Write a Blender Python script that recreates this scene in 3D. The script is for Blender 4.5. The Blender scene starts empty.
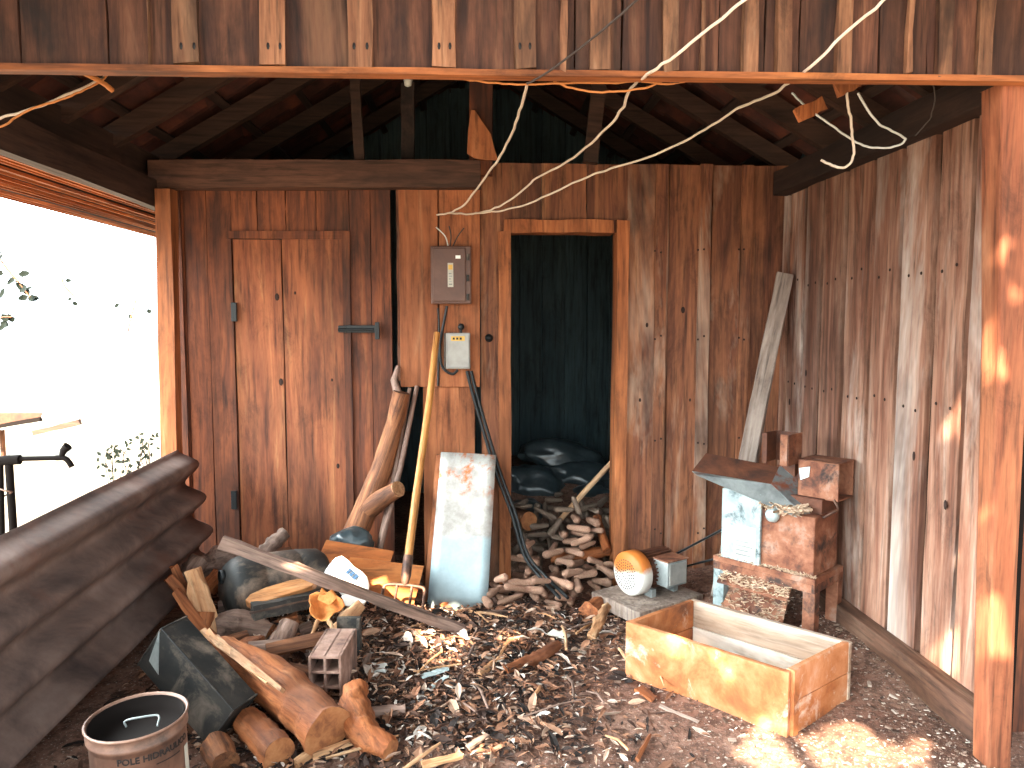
import bpy, bmesh, math, random
from mathutils import Vector as V, Matrix, noise as mnoise
R = random.Random(11)
SC = bpy.context.scene
C = SC.collection
PI = math.pi
# ------------------------------------------------------------------ camera
FPX = 760.0
CAM = V((0, 0, 1.5))
YAW = math.atan(32 / FPX); PIT = math.atan(62 / FPX)
FW = V((math.sin(YAW) * math.cos(PIT), math.cos(YAW) * math.cos(PIT), -math.sin(PIT)))
RT = V((math.cos(YAW), -math.sin(YAW), 0))
UP = RT.cross(FW)
def ray(px, py): return FW * FPX + RT * (px - 512) + UP * (384 - py)
def at(px, py, Y):
    d = ray(px, py); return CAM + d * (Y / d.y)
def G(px, py, z=0.0):
    d = ray(px, py); return CAM + d * ((z - CAM.z) / d.z)
cd = bpy.data.cameras.new('camera'); cam = bpy.data.objects.new('camera', cd); C.objects.link(cam)
cd.sensor_width = 36; cd.lens = FPX / 1024 * 36; cd.clip_start = .02
cam.matrix_world = Matrix((( RT.x, UP.x, -FW.x, CAM.x), (RT.y, UP.y, -FW.y, CAM.y), (RT.z, UP.z, -FW.z, CAM.z), (0, 0, 0, 1)))
SC.camera = cam
SC.view_settings.view_transform = 'Standard'; SC.view_settings.look = 'None'
SC.view_settings.gamma = 1; SC.view_settings.use_curve_mapping = False
SC.view_settings.exposure = 0.3

# ------------------------------------------------------------------ materials
def lin(h):
    r = []
    for i in (0, 2, 4):
        c = int(h[i:i + 2], 16) / 255
        r.append(c / 12.92 if c <= .04045 else ((c + .055) / 1.055) ** 2.4)
    return (*r, 1)
class NT:
    def __init__(s, name):
        s.m = bpy.data.materials.new(name); s.m.use_nodes = True
        s.t = s.m.node_tree; s.n = s.t.nodes
        s.b = s.n['Principled BSDF']; s.tc = s.n.new('ShaderNodeTexCoord')
    def link(s, a, b): s.t.links.new(a, b)
    def noise(s, scale, sxyz=(1, 1, 1), detail=5, rough=.6, dist=0, island=False, seed=0):
        mp = s.n.new('ShaderNodeMapping'); mp.inputs['Scale'].default_value = sxyz
        mp.inputs['Location'].default_value = (seed * 3.1, seed * 1.7, seed * 2.3)
        s.link(s.tc.outputs['Object'], mp.inputs['Vector'])
        src = mp.outputs['Vector']
        if island:
            g = s.n.new('ShaderNodeNewGeometry'); oi = s.n.new('ShaderNodeObjectInfo')
            ad = s.n.new('ShaderNodeMath'); ad.operation = 'ADD'
            s.link(g.outputs['Random Per Island'], ad.inputs[0]); s.link(oi.outputs['Random'], ad.inputs[1])
            mu = s.n.new('ShaderNodeMath'); mu.operation = 'MULTIPLY'; mu.inputs[1].default_value = 37
            s.link(ad.outputs[0], mu.inputs[0])
            va = s.n.new('ShaderNodeVectorMath'); va.operation = 'ADD'
            s.link(src, va.inputs[0]); s.link(mu.outputs[0], va.inputs[1]); src = va.outputs[0]
        n = s.n.new('ShaderNodeTexNoise'); n.inputs['Scale'].default_value = scale
        n.inputs['Detail'].default_value = detail; n.inputs['Roughness'].default_value = rough
        n.inputs['Distortion'].default_value = dist
        s.link(src, n.inputs['Vector'])
        return n.outputs['Fac']
    def ramp(s, fac, stops):
        r = s.n.new('ShaderNodeValToRGB'); e = r.color_ramp.elements
        while len(e) < len(stops): e.new(.5)
        for k, (p, c) in enumerate(stops):
            e[k].position = p; e[k].color = lin(c) if isinstance(c, str) else (c, c, c, 1)
        s.link(fac, r.inputs['Fac']); return r.outputs['Color']
    def mix(s, fac, a, b, mode='MIX'):
        m = s.n.new('ShaderNodeMix'); m.data_type = 'RGBA'; m.blend_type = mode
        for sock, val in ((m.inputs['Factor'], fac), (m.inputs['A'], a), (m.inputs['B'], b)):
            pass
        def put(sock, val):
            if hasattr(val, 'node'): s.link(val, sock)
            elif isinstance(val, str): sock.default_value = lin(val)
            else: sock.default_value = val
        put(m.inputs[0], fac); put(m.inputs[6], a); put(m.inputs[7], b)
        return m.outputs[2]
    def island_v(s, col, lo=.75, hi=1.25):
        g = s.n.new('ShaderNodeNewGeometry'); mr = s.n.new('ShaderNodeMapRange')
        oi = s.n.new('ShaderNodeObjectInfo'); ad = s.n.new('ShaderNodeMath'); ad.operation = 'ADD'
        fr = s.n.new('ShaderNodeMath'); fr.operation = 'FRACT'
        s.link(g.outputs['Random Per Island'], ad.inputs[0]); s.link(oi.outputs['Random'], ad.inputs[1])
        s.link(ad.outputs[0], fr.inputs[0])
        mr.inputs['To Min'].default_value = lo; mr.inputs['To Max'].default_value = hi
        s.link(fr.outputs[0], mr.inputs['Value'])
        h = s.n.new('ShaderNodeHueSaturation'); s.link(mr.outputs[0], h.inputs['Value']); s.link(col, h.inputs['Color'])
        return h.outputs['Color']
    def done(s, col, rough=.8, bump=None, strength=.3, dist=.01, metal=0, spec=.3):
        if hasattr(col, 'node'): s.link(col, s.b.inputs['Base Color'])
        else: s.b.inputs['Base Color'].default_value = lin(col)
        if hasattr(rough, 'node'): s.link(rough, s.b.inputs['Roughness'])
        else: s.b.inputs['Roughness'].default_value = rough
        s.b.inputs['Metallic'].default_value = metal
        s.b.inputs['Specular IOR Level'].default_value = spec
        if bump is not None:
            b = s.n.new('ShaderNodeBump'); b.inputs['Strength'].default_value = strength; b.inputs['Distance'].default_value = dist
            s.link(bump, b.inputs['Height']); s.link(b.outputs[0], s.b.inputs['Normal'])
        return s.m
def wood(name, cols, grain='z', fine=1.0, stain=None, stain_amt=.6, isl=(.75, 1.2), rough=.72, bump=.35, bleach=None, bleach_amt=(.52, .68), spec=.3):
    s = NT(name)
    g = {'z': (1, 1, .07), 'y': (1, .07, 1), 'x': (.07, 1, 1)}[grain]
    n1 = s.noise(26 * fine, g, 6, .65, .8, True)
    n2 = s.noise(90 * fine, g, 3, .6, 0, True, 3)
    col = s.ramp(n1, [(.25 + .5 * i / (len(cols) - 1), c) for i, c in enumerate(cols)])
    col = s.mix(.8, col, s.ramp(n2, [(.30, .25), (.48, .85), (.7, 1.0)]), 'MULTIPLY')
    nk = s.noise(5.5, (1, 1, 1) if grain == 'none' else tuple(.5 if k < .5 else 1.3 for k in g), 7, .75, .5, True, 12)
    col = s.mix(.75, col, s.ramp(nk, [(.30, .22), (.46, .8), (.6, 1.0)]), 'MULTIPLY')
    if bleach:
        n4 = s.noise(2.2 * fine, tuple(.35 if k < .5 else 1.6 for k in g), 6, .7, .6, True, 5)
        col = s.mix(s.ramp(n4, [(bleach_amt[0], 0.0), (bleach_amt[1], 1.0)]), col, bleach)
    if stain:
        n3 = s.noise(3.0 * fine, tuple(.5 if k < .5 else 1.6 for k in g), 5, .65, .4, True, 8)
        fac = s.ramp(n3, [(.46, 0.0), (.66, stain_amt)])
        col = s.mix(fac, col, stain)
    col = s.island_v(col, *isl)
    return s.done(col, rough, n1, bump, .006, 0, spec)
def blotchy(name, cols, scale=8, rough=.7, bump=.3, metal=0, spec=.4, extra=None, extra_rng=(.5, .6), extra_scale=4, isl=None, fine=40):
    s = NT(name)
    n1 = s.noise(scale, (1, 1, 1), 8, .65, .3, True)
    col = s.ramp(n1, [(.3 + .4 * i / max(1, len(cols) - 1), c) for i, c in enumerate(cols)])
    if extra:
        n2 = s.noise(extra_scale, (1, 1, 1), 7, .7, .5, True, 6)
        col = s.mix(s.ramp(n2, [(extra_rng[0], 0.0), (extra_rng[1], 1.0)]), col, extra)
    if isl: col = s.island_v(col, *isl)
    nb = s.noise(fine, (1, 1, 1), 4, .6)
    return s.done(col, rough, nb, bump, .004, metal, spec)
def plain(name, c, rough=.6, metal=0, spec=.4):
    s = NT(name); n = s.noise(14, (1, 1, 1), 4, .6)
    col = s.mix(.35, c, s.ramp(n, [(.3, .55), (.7, 1.0)]), 'MULTIPLY')
    return s.done(col, rough, None, 0, 0, metal, spec)

M = {}
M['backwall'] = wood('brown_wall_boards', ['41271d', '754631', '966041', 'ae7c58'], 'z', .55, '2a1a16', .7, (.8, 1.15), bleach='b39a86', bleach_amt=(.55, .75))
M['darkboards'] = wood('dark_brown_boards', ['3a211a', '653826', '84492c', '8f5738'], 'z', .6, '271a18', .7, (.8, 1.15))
M['door'] = wood('brown_door_boards', ['4a281c', '84492e', 'a05f3c', 'c08a5c'], 'z', .5, '2c1c18', .6, (.9, 1.1))
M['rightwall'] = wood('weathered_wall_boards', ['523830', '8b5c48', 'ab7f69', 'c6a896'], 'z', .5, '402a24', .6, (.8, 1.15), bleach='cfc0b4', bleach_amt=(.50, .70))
M['frame'] = wood('orange_frame_wood', ['63361f', 'a05c34', 'b87044', 'c68a5e'], 'z', .6, '4a2a1a', .6, (.9, 1.1))
M['mount'] = wood('orange_panel_wood', ['74402a', 'a5603a', 'b87148', 'cc9068'], 'z', .5, '5e3520', .5, (.85, 1.1))
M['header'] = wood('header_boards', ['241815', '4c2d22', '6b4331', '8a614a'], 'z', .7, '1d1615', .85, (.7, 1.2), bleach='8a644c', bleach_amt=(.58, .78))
M['matte_dark'] = plain('dark_backing', '1a1513', .95, 0, .1)
M['batten'] = wood('batten_wood', ['3a241a', '7a4f38', '9c6d50', 'b48a6c'], 'z', .7, '1d1412', .8, (.75, 1.2))
M['headtrim'] = wood('header_rail_wood', ['5e331f', '9a5a32', 'bb7846'], 'x', .6, '2e1b13', .85)
M['beamy'] = wood('dark_beam_wood', ['221917', '3b2a24', '523c32'], 'y', .6, '1c1614', .6)
M['beamx'] = wood('brown_beam_wood', ['37241d', '5f3e30', '7d5642'], 'x', .6, '201816', .6)
M['post'] = wood('reddish_post_wood', ['52301f', '864a30', '9c5f40', 'a87456'], 'z', .6, '3a2218', .6)
M['sill'] = wood('weathered_sill_wood', ['453028', '7a5643', 'a58670'], 'y', .6, '2c201c', .6)
M['store'] = wood('storeroom_boards', ['2c3d42', '405256', '556766'], 'z', .5)  # teal cast of the dark interior is painted into the board colour
M['rafter'] = wood('rafter_wood', ['241915', '3f2a21', '543a2d'], 'x', .6)
M['tile'] = blotchy('terracotta_tile', ['24130e', '42211a', '5c2e1e'], 6, .85, .3, isl=(.7, 1.2))
M['soffit'] = wood('orange_soffit_slats', ['7c3f1c', 'b9632a', 'd07a36'], 'y', .6, '55290f', .5, (.6, 1.2))
M['log'] = wood('split_log_wood', ['5e321c', '98552e', 'b87044', 'cc8f62'], 'z', .8, '4a2a1c', .7, (.9, 1.1), bump=.7)
M['palewood'] = wood('pale_split_wood', ['8a5b3c', 'c08a60', 'd8aa80', 'e6c4a0'], 'z', .8, '7a4a2c', .6)
M['greywood'] = wood('grey_weathered_wood', ['4a3a33', '806456', 'a08274', 'b89c8c'], 'z', .8, '332822', .6)
M['bark'] = wood('rough_bark', ['3a251c', '6d432c', '96603e', 'b98256'], 'z', .9, '2a1a14', .6, bump=1.0)
M['plank'] = wood('pale_grey_plank', ['77645a', 'a89284', 'cdbcae'], 'z', .6, '57443a', .5)
M['handle'] = wood('fork_handle_wood', ['8a5426', 'bb7c40', 'd09a5c'], 'z', 1.2, rough=.45)
M['boxwood_old'] = wood('feed_box_plain', ['7c4526', 'a85e30', 'bc7a4a', 'c99a78'], 'x', .5, '6a3418', .7, (.9, 1.1), bleach='d8c8ba', bleach_amt=(.54, .66))
M['boxwood'] = blotchy('feed_box_wood', ['62361f', '99592f', 'b5774e', 'c69a80'], 5, .75, .4, extra='d2bfae', extra_rng=(.56, .70), extra_scale=4.5)
M['boxin'] = wood('pale_box_wood', ['9a7d68', 'bda48e', 'd6c6b6'], 'x', .45, '7a5a44', .6, (.92, 1.08), bleach='dfd8d0', bleach_amt=(.45, .6))
M['ply'] = wood('orange_plywood', ['8a4a1e', 'b0622c', 'c67c44'], 'x', .45, '7a4020', .5)
M['slab'] = wood('fresh_cut_wood', ['9a5c32', 'c08350', 'd6a070'], 'z', .8, '8a4f24', .5)
M['endgrain'] = blotchy('cut_wood_end', ['6e4026', '9a623c', 'b0784e'], 20, .8)
M['rust'] = blotchy('rusty_painted_steel', ['40231a', '6e3f2a', '8a5a42', '95796b'], 9, .75, .6, extra='2f211d', extra_rng=(.52, .66), extra_scale=6)
M['rustdark'] = blotchy('dark_rusty_steel', ['2e1d19', '55301f', '6e3f2a'], 8, .75, .5)
M['galv'] = blotchy('worn_galvanised_steel', ['8fa2a4', 'b7c4c4', 'd0d8d6'], 6, .5, .15, .35, extra='8a5a3c', extra_rng=(.66, .78))
M['paleplate'] = blotchy('pale_painted_panel', ['6f7d7f', '929d9d', 'a8afad'], 8, .6, .2, extra='4a5557', extra_rng=(.52, .64), extra_scale=9)
M['greysteel'] = blotchy('dusty_grey_steel', ['5a5f60', '8a8f8e', 'a9aeab'], 6, .55, .2, .3, extra='7a4a34', extra_rng=(.62, .78))
M['brownsteel'] = blotchy('brown_enamel_steel', ['4a3128', '5c3d31', '6a4a3c'], 5, .45, .1)
M['greybox'] = blotchy('grey_enamel_steel', ['7c7a76', '98958f', 'a9a6a0'], 6, .4, .1)
M['black'] = plain('black_rubber', '14181a', .5)
M['blacksteel'] = blotchy('sooty_black_steel', ['17191a', '262625', '3a3632'], 7, .6, .2, .1, extra='7a6c60', extra_rng=(.5, .68))
M['forksteel'] = blotchy('dark_fork_iron', ['2a211e', '5a4034', '7a5a48'], 20, .55, .2, .5)
M['cement'] = blotchy('stained_fibre_cement', ['32282a', '54443f', '715c54', '857068'], 2.4, .85, .15, extra='6e4434', extra_rng=(.5, .75), extra_scale=1.3)
M['plastic'] = blotchy('white_plastic', ['dcdcd6', 'eceae4', 'f4f2ee'], 5, .4, .05)
M['blueprint'] = plain('blue_ink', '27405e', .5)
M['drum'] = blotchy('scuffed_black_plastic', ['191a1a', '2a2826', '4a3f38'], 5, .6, .3, extra='86705f', extra_rng=(.48, .68), extra_scale=3)
M['bag'] = blotchy('black_plastic_bag', ['1a2225', '2e383c', '475053'], 6, .28, .2, spec=.7)
M['brick'] = blotchy('dusty_clay_brick', ['5a4038', '8a6a5c', 'a88a7c'], 9, .9, .5, extra='2c2422', extra_rng=(.5, .66), extra_scale=5)
M['cob'] = blotchy('dry_corn_cob', ['77543f', 'a67e68', 'c09c88'], 30, .85, .8, isl=(.7, 1.15), fine=90)
M['cob_shaded'] = blotchy('shaded_corn_cob', ['54443a', '7a6658', '94806f'], 30, .85, .8, isl=(.6, 1.15), fine=90)  # darker cob copy, storeroom shade put into its colour
M['husk'] = blotchy('dry_orange_husk', ['8a4a20', 'c4783a', 'd99a5a'], 12, .8, .4)
M['dirtdark'] = blotchy('dark_litter_mound', ['171311', '2c221d', '40302a'], 14, .95, .8)
M['wire'] = plain('pale_wire_sheath', 'd3c3b2', .5)
M['cordorange'] = plain('orange_twisted_cord', 'c07a44', .6)
M['wiredark'] = plain('dark_wire_sheath', '3b302c', .6)
M['wirewhite'] = plain('white_wire_sheath', 'cfd0cc', .5)
M['bucket'] = blotchy('stained_oil_bucket', ['4a342c', '7a5a4b', '94796a'], 4, .5, .15, extra='3a2c27', extra_rng=(.52, .7))
M['ink'] = plain('black_print', '1a1718', .6)
M['sticker'] = plain('yellow_sticker', 'd2a750', .6)
M['paper'] = plain('pale_label', 'b9b4a8', .7)
M['outground'] = blotchy('pale_outside_ground', ['665e50', '756b5d', '82786a'], 2, .95, .3)
M['leaf'] = plain('green_leaf', '0e1510', .8, 0, .1)
M['bulb'] = plain('porcelain_white', 'd9d9d2', .3)
M['knot'] = plain('dark_knot', '2e1c15', .9)
M['straw'] = blotchy('chaff_straw', ['8a6a52', 'b89a80', 'd6c0a8'], 20, .9, .3, isl=(.6, 1.2))
M['dirt'] = None
def litter_mat(name, stops):
    s = NT(name); g = s.n.new('ShaderNodeNewGeometry')
    col = s.ramp(g.outputs['Random Per Island'], stops)
    n = s.noise(25, (1, 1, 1), 4, .6)
    col = s.mix(.6, col, s.ramp(n, [(.3, .4), (.7, 1.1)]), 'MULTIPLY')
    return s.done(col, .8, n, .4, .004)
M['litter'] = litter_mat('dry_leaf_litter', [(0, '15110f'), (.25, '33241e'), (.45, '5a3e31'), (.65, '865a43'), (.8, 'a87a5e'), (.92, 'b89c88'), (1, 'd8cfc6')])
M['chips'] = litter_mat('pale_wood_chips', [(0, '4a382f'), (.4, '7a5f50'), (.7, 'a08878'), (1, 'cdbfb2')])
def dirt():
    s = NT('trodden_dirt')
    n1 = s.noise(1.6, (1, 1, 1), 8, .6, .3); n2 = s.noise(28, (1, 1, 1), 6, .7); n3 = s.noise(95, (1, 1, 1), 3, .6)
    col = s.ramp(n1, [(.3, '553c33'), (.5, '7f5d4e'), (.68, '9d7c6b')])
    col = s.mix(s.ramp(n2, [(.40, .6), (.56, 0.0)]), col, '2a1f1b')
    col = s.mix(s.ramp(n3, [(.6, 0.0), (.7, .8)]), col, 'b5a397')
    h = s.mix(.5, n2, n3)
    return s.done(col, .92, h, .7, .012, 0, .2)
M['dirt'] = dirt()

# ------------------------------------------------------------------ mesh builder
WM = {}
def basis(d, side=None):
    d = d.normalized()
    if side is None: side = V((0, 0, 1)) if abs(d.z) < .9 else V((1, 0, 0))
    side = V(side); s = (side - d * side.dot(d))
    if s.length < 1e-5: s = V((1, 0, 0)) - d * d.x
    s.normalize(); return d, s, d.cross(s)
class MB:
    def __init__(s): s.v = []; s.f = []; s.sm = []
    def add(s, vs, fs, smooth=False):
        o = len(s.v); s.v += [V(p) for p in vs]
        for f in fs: s.f.append([i + o for i in f]); s.sm.append(smooth)
    def box(s, lo, hi):
        x0, y0, z0 = lo; x1, y1, z1 = hi
        s.add([(x0, y0, z0), (x1, y0, z0), (x1, y1, z0), (x0, y1, z0), (x0, y0, z1), (x1, y0, z1), (x1, y1, z1), (x0, y1, z1)],
              [(3, 2, 1, 0), (4, 5, 6, 7), (0, 1, 5, 4), (1, 2, 6, 5), (2, 3, 7, 6), (3, 0, 4, 7)])
        return s
    def obox(s, c, a, b, d):
        c, a, b, d = V(c), V(a), V(b), V(d)
        if a.cross(b).dot(d) < 0: a = -a
        vs = [c + a * i + b * j + d * k for k in (-1, 1) for j, i in ((-1, -1), (-1, 1), (1, 1), (1, -1))]
        s.add(vs, [(3, 2, 1, 0), (4, 5, 6, 7), (0, 1, 5, 4), (1, 2, 6, 5), (2, 3, 7, 6), (3, 0, 4, 7)]); return s
    def board(s, p0, p1, side, w, t, seg=4, jit=0., taper=1.):
        p0, p1 = V(p0), V(p1); d, sd, n = basis(p1 - p0, V(side)); vs = []; fs = []
        for k in range(seg + 1):
            u = k / seg; c = p0.lerp(p1, u); ww = w * (1 + (taper - 1) * u)
            for i, j in ((-1, -1), (1, -1), (1, 1), (-1, 1)):
                q = c + sd * (i * ww / 2 + R.uniform(-jit, jit)) + n * (j * t / 2 + R.uniform(-jit, jit) * .3)
                if k in (0, seg): q += d * R.uniform(-jit, jit) * 1.5
                vs.append(q)
            if k:
                b = 4 * k
                for i in range(4):
                    fs.append((b - 4 + i, b - 4 + (i + 1) % 4, b + (i + 1) % 4, b + i))
        fs += [(3, 2, 1, 0), tuple(4 * seg + i for i in range(4))]
        s.add(vs, fs); return s
    def tube(s, pts, rads, n=10, rough=0., caps=True, squash=1., side=None, smooth=True, capflat=True):
        pts = [V(p) for p in pts]
        if not isinstance(rads, (list, tuple)): rads = [rads] * len(pts)
        vs = []; fs = []; ref = side; sd0 = R.uniform(0, 99)
        for k, p in enumerate(pts):
            d = (pts[min(k + 1, len(pts) - 1)] - pts[max(k - 1, 0)])
            d, a, b = basis(d, V(ref) if ref is not None else None); ref = a
            for i in range(n):
                an = 2 * PI * i / n
                r = rads[k]
                if rough: r *= 1 + rough * (mnoise.noise(V((math.cos(an) * 1.6 + sd0, math.sin(an) * 1.6, k * .5))) + .6 * mnoise.noise(V((math.cos(an) * 4 + sd0, math.sin(an) * 4, k * .35))))
                vs.append(p + a * (math.cos(an) * r) + b * (math.sin(an) * r * squash))
            if k:
                o = k * n
                for i in range(n): fs.append((o - n + i, o - n + (i + 1) % n, o + (i + 1) % n, o + i))
        s.add(vs, fs, smooth)
        if caps:
            m = len(pts) - 1
            s.add([vs[i] for i in range(n)], [tuple(reversed(range(n)))])
            s.add([vs[m * n + i] for i in range(n)], [tuple(range(n))])
        return s
    def lathe(s, prof, c, axis, n=28, smooth=True, squash=1., side=None):
        d, a, b = basis(V(axis), side); c = V(c); vs = []; fs = []
        for k, (r, h) in enumerate(prof):
            for i in range(n):
                an = 2 * PI * i / n
                vs.append(c + d * h + a * (math.cos(an) * r) + b * (math.sin(an) * r * squash))
            if k:
                o = k * n
                for i in range(n): fs.append((o - n + i, o - n + (i + 1) % n, o + (i + 1) % n, o + i))
        s.add(vs, fs, smooth); return s
    def prism(s, poly, ext):
        poly = [V(p) for p in poly]; ext = V(ext); n = len(poly)
        nn = V((0, 0, 0))
        for i in range(n): nn += poly[i].cross(poly[(i + 1) % n])
        if nn.dot(ext) > 0: poly.reverse()
        vs = poly + [p + ext for p in poly]
        s.add(vs, [tuple(range(n)), tuple(n + i for i in reversed(range(n)))] + [((i + 1) % n, i, n + i, n + (i + 1) % n) for i in range(n)]); return s
    def build(s, name, mat, parent=None, bevel=0., origin=None, axis=None, side=None, solid=0., sub=0, M0=None):
        if M0 is not None: MM = M0
        elif axis is not None or origin is not None or parent is None:
            if origin is None:
                lo = V([min(v[i] for v in s.v) for i in range(3)]); hi = V([max(v[i] for v in s.v) for i in range(3)])
                origin = V(((lo.x + hi.x) / 2, (lo.y + hi.y) / 2, lo.z))
            MM = Matrix.Translation(V(origin))
            if axis is not None:
                d, a, b = basis(V(axis), V(side) if side is not None else None)
                MM = MM @ Matrix((a, b, d)).transposed().to_4x4()
        else: MM = WM[parent.name]
        iv = MM.inverted()
        me = bpy.data.meshes.new(name); me.from_pydata([iv @ v for v in s.v], [], s.f)
        for p, q in zip(me.polygons, s.sm): p.use_smooth = q
        me.update(); o = bpy.data.objects.new(name, me); C.objects.link(o)
        me.materials.append(mat)
        if parent is not None:
            o.parent = parent; o.matrix_basis = WM[parent.name].inverted() @ MM
        else: o.matrix_basis = MM
        WM[o.name] = MM
        if solid:
            m = o.modifiers.new('thickness', 'SOLIDIFY'); m.thickness = solid; m.offset = 0
        if bevel:
            m = o.modifiers.new('edge', 'BEVEL'); m.width = bevel; m.segments = 2; m.limit_method = 'ANGLE'; m.angle_limit = .6
        if sub:
            m = o.modifiers.new('round', 'SUBSURF'); m.levels = sub; m.render_levels = sub
        return o
def tag(o, label, cat, group=None, kind=None):
    o['label'] = label; o['category'] = cat
    if group: o['group'] = group
    if kind: o['kind'] = kind
    return o
def thing(name, loc, label, cat, group=None):
    o = bpy.data.objects.new(name, None); C.objects.link(o); o.empty_display_size = .05
    o.matrix_basis = Matrix.Translation(V(loc)); WM[o.name] = o.matrix_basis.copy()
    return tag(o, label, cat, group)
def struct(o, label, cat): return tag(o, label, cat, kind='structure')
def spline(pts, n=8):
    pts = [V(p) for p in pts]; P = [pts[0] * 2 - pts[1]] + pts + [pts[-1] * 2 - pts[-2]]; out = []
    for i in range(1, len(P) - 2):
        for k in range(n):
            t = k / n; a, b, c, d = P[i - 1:i + 3]
            out.append(.5 * ((2 * b) + (c - a) * t + (2 * a - 5 * b + 4 * c - d) * t * t + (3 * b - a - 3 * c + d) * t ** 3))
    return out + [pts[-1]]
def sstep(a, b, x):
    t = max(0., min(1., (x - a) / (b - a))); return t * t * (3 - 2 * t)
YB = 4.5      # back wall front face
XR = 1.795    # right wall inner face
def H(x, y):
    h = -.10 * sstep(3.3, 4.15, y) * sstep(-.9, -.2, x) * (1 - sstep(.95, 1.3, x)) * (1 - .6 * sstep(4.6, 5.2, y))
    h += .05 * sstep(1.25, 1.7, x) * sstep(2.7, 3.1, y)
    h += .07 * math.exp(-((x + .95) ** 2 + (y - 3.65) ** 2) / .5)
    h += .35 * sstep(4.55, 5.7, y) * sstep(0, .2, x) * (1 - sstep(1.0, 1.2, x))
    if y > .5 and -2.2 < x < 2.2:
        h += .012 * mnoise.noise(V((x * 3, y * 3, 0))) + .006 * mnoise.noise(V((x * 11, y * 11, 4)))
    return h
def on(px, py, lift=0.):
    z = 0.
    for _ in range(12):
        p = G(px, py, z); z = H(p.x, p.y) + lift
    return G(px, py, z)
# ================================================================== SETTING
def bx(px): return at(px, 400, YB).x
def bz(py): return at(480, py, YB).z
# ---- ground
def make_floor():
    xs = [-2.2 + .04 * i for i in range(int(4.4 / .04) + 1)]; ys = [.6 + .04 * i for i in range(int(6.2 / .04) + 1)]
    vs = [(x, y, H(x, y)) for y in ys for x in xs]; n = len(xs)
    fs = [(j * n + i, j * n + i + 1, (j + 1) * n + i + 1, (j + 1) * n + i) for j in range(len(ys) - 1) for i in range(n - 1)]
    mb = MB(); mb.add(vs, fs, True)
    o = mb.build('floor', M['dirt'], origin=(0, 0, 0))
    struct(o, 'bare brown trodden dirt floor of the open shed', 'floor')
    mb = MB(); mb.add([(-60, -40, -.19), (60, -40, -.19), (60, 90, -.19), (-60, 90, -.19)], [(0, 1, 2, 3)])
    struct(mb.build('ground', M['outground'], origin=(0, 0, 0)), 'pale sunlit open ground outside the shed', 'ground')
make_floor()
# ---- back wall
ZT = bz(163)
mb = MB()
def vboard(mb, px0, px1, z0, z1, y=YB, t=.025, gap=.004, jit=.0025):
    x0, x1 = bx(px0) + gap / 2, bx(px1) - gap / 2
    mb.board(((x0 + x1) / 2, y + t / 2, z0), ((x0 + x1) / 2, y + t / 2, z1), (1, 0, 0), x1 - x0, t, 8, jit)
for p in ((625, 666), (666, 708), (708, 747), (747, 795)): vboard(mb, *p, -.14, ZT)
for p in ((652, 664), (695, 707), (736, 747)): vboard(mb, *p, -.14, ZT, YB - .022, .022)
for p in ((481, 501),): vboard(mb, *p, -.14, ZT)
for p in ((500, 541), (541, 585), (585, 626)): vboard(mb, *p, bz(232), ZT)
vboard(mb, 398, 481, bz(380), ZT)                 # boards behind the meter panel
o = mb.build('wall_back', M['backwall'], origin=(0, YB, 0)); struct(o, 'brown plank wall with battens around the dark storeroom doorway', 'wall')
mb = MB()
for p in ((168, 190), (190, 212), (212, 236)): vboard(mb, *p, -.05, ZT)
for p in ((352, 373), (373, 393)): vboard(mb, *p, -.1, ZT)
for p in ((236, 262), (262, 290), (290, 320), (320, 352)): vboard(mb, *p, bz(238), ZT)
for p in ((178, 188), (345, 353)): vboard(mb, *p, -.05, bz(232) if p[0] > 300 else ZT, YB - .018, .018)
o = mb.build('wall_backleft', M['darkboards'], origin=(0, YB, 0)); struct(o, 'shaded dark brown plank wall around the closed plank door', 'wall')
# ---- plank door
mb = MB()
for p in ((236.5, 284.5), (285, 345)): vboard(mb, *p, -.04, bz(240), YB + .012, .025)
d = mb.build('door_1', M['door'], origin=(bx(290), YB + .02, 0)); struct(d, 'closed two plank brown wooden door with a black slide bolt', 'door')
mb = MB(); p = at(361, 329, YB - .03)
mb.obox(p, (.09, 0, 0), (0, .006, 0), (0, 0, .022)); mb.tube([p + V((-.13, -.012, -.004)), p + V((.075, -.012, -.004))], .009, 8)
mb.obox(p + V((.095, -.006, -.01)), (.012, 0, 0), (0, .012, 0), (0, 0, .05)); mb.obox(p + V((-.11, 0, 0)), (.02, 0, 0), (0, .012, 0), (0, 0, .02))
mb.build('slide_bolt', M['black'], d, bevel=.002)
mb = MB(); p = at(234, 312, YB - .006); mb.obox(p, (.016, 0, 0), (0, .007, 0), (0, 0, .055)); mb.build('hinge', M['black'], d, bevel=.002)
mb = MB(); p = at(234, 500, YB - .006); mb.obox(p, (.016, 0, 0), (0, .007, 0), (0, 0, .055)); mb.build('hinge', M['black'], d, bevel=.002)
mb = MB(); vboard(mb, 232, 350, bz(240), bz(232), YB - .016, .016)
struct(mb.build('trim_1', M['darkboards'], origin=(bx(290), YB, 2)), 'narrow dark strip over the closed plank door', 'trim')
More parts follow.
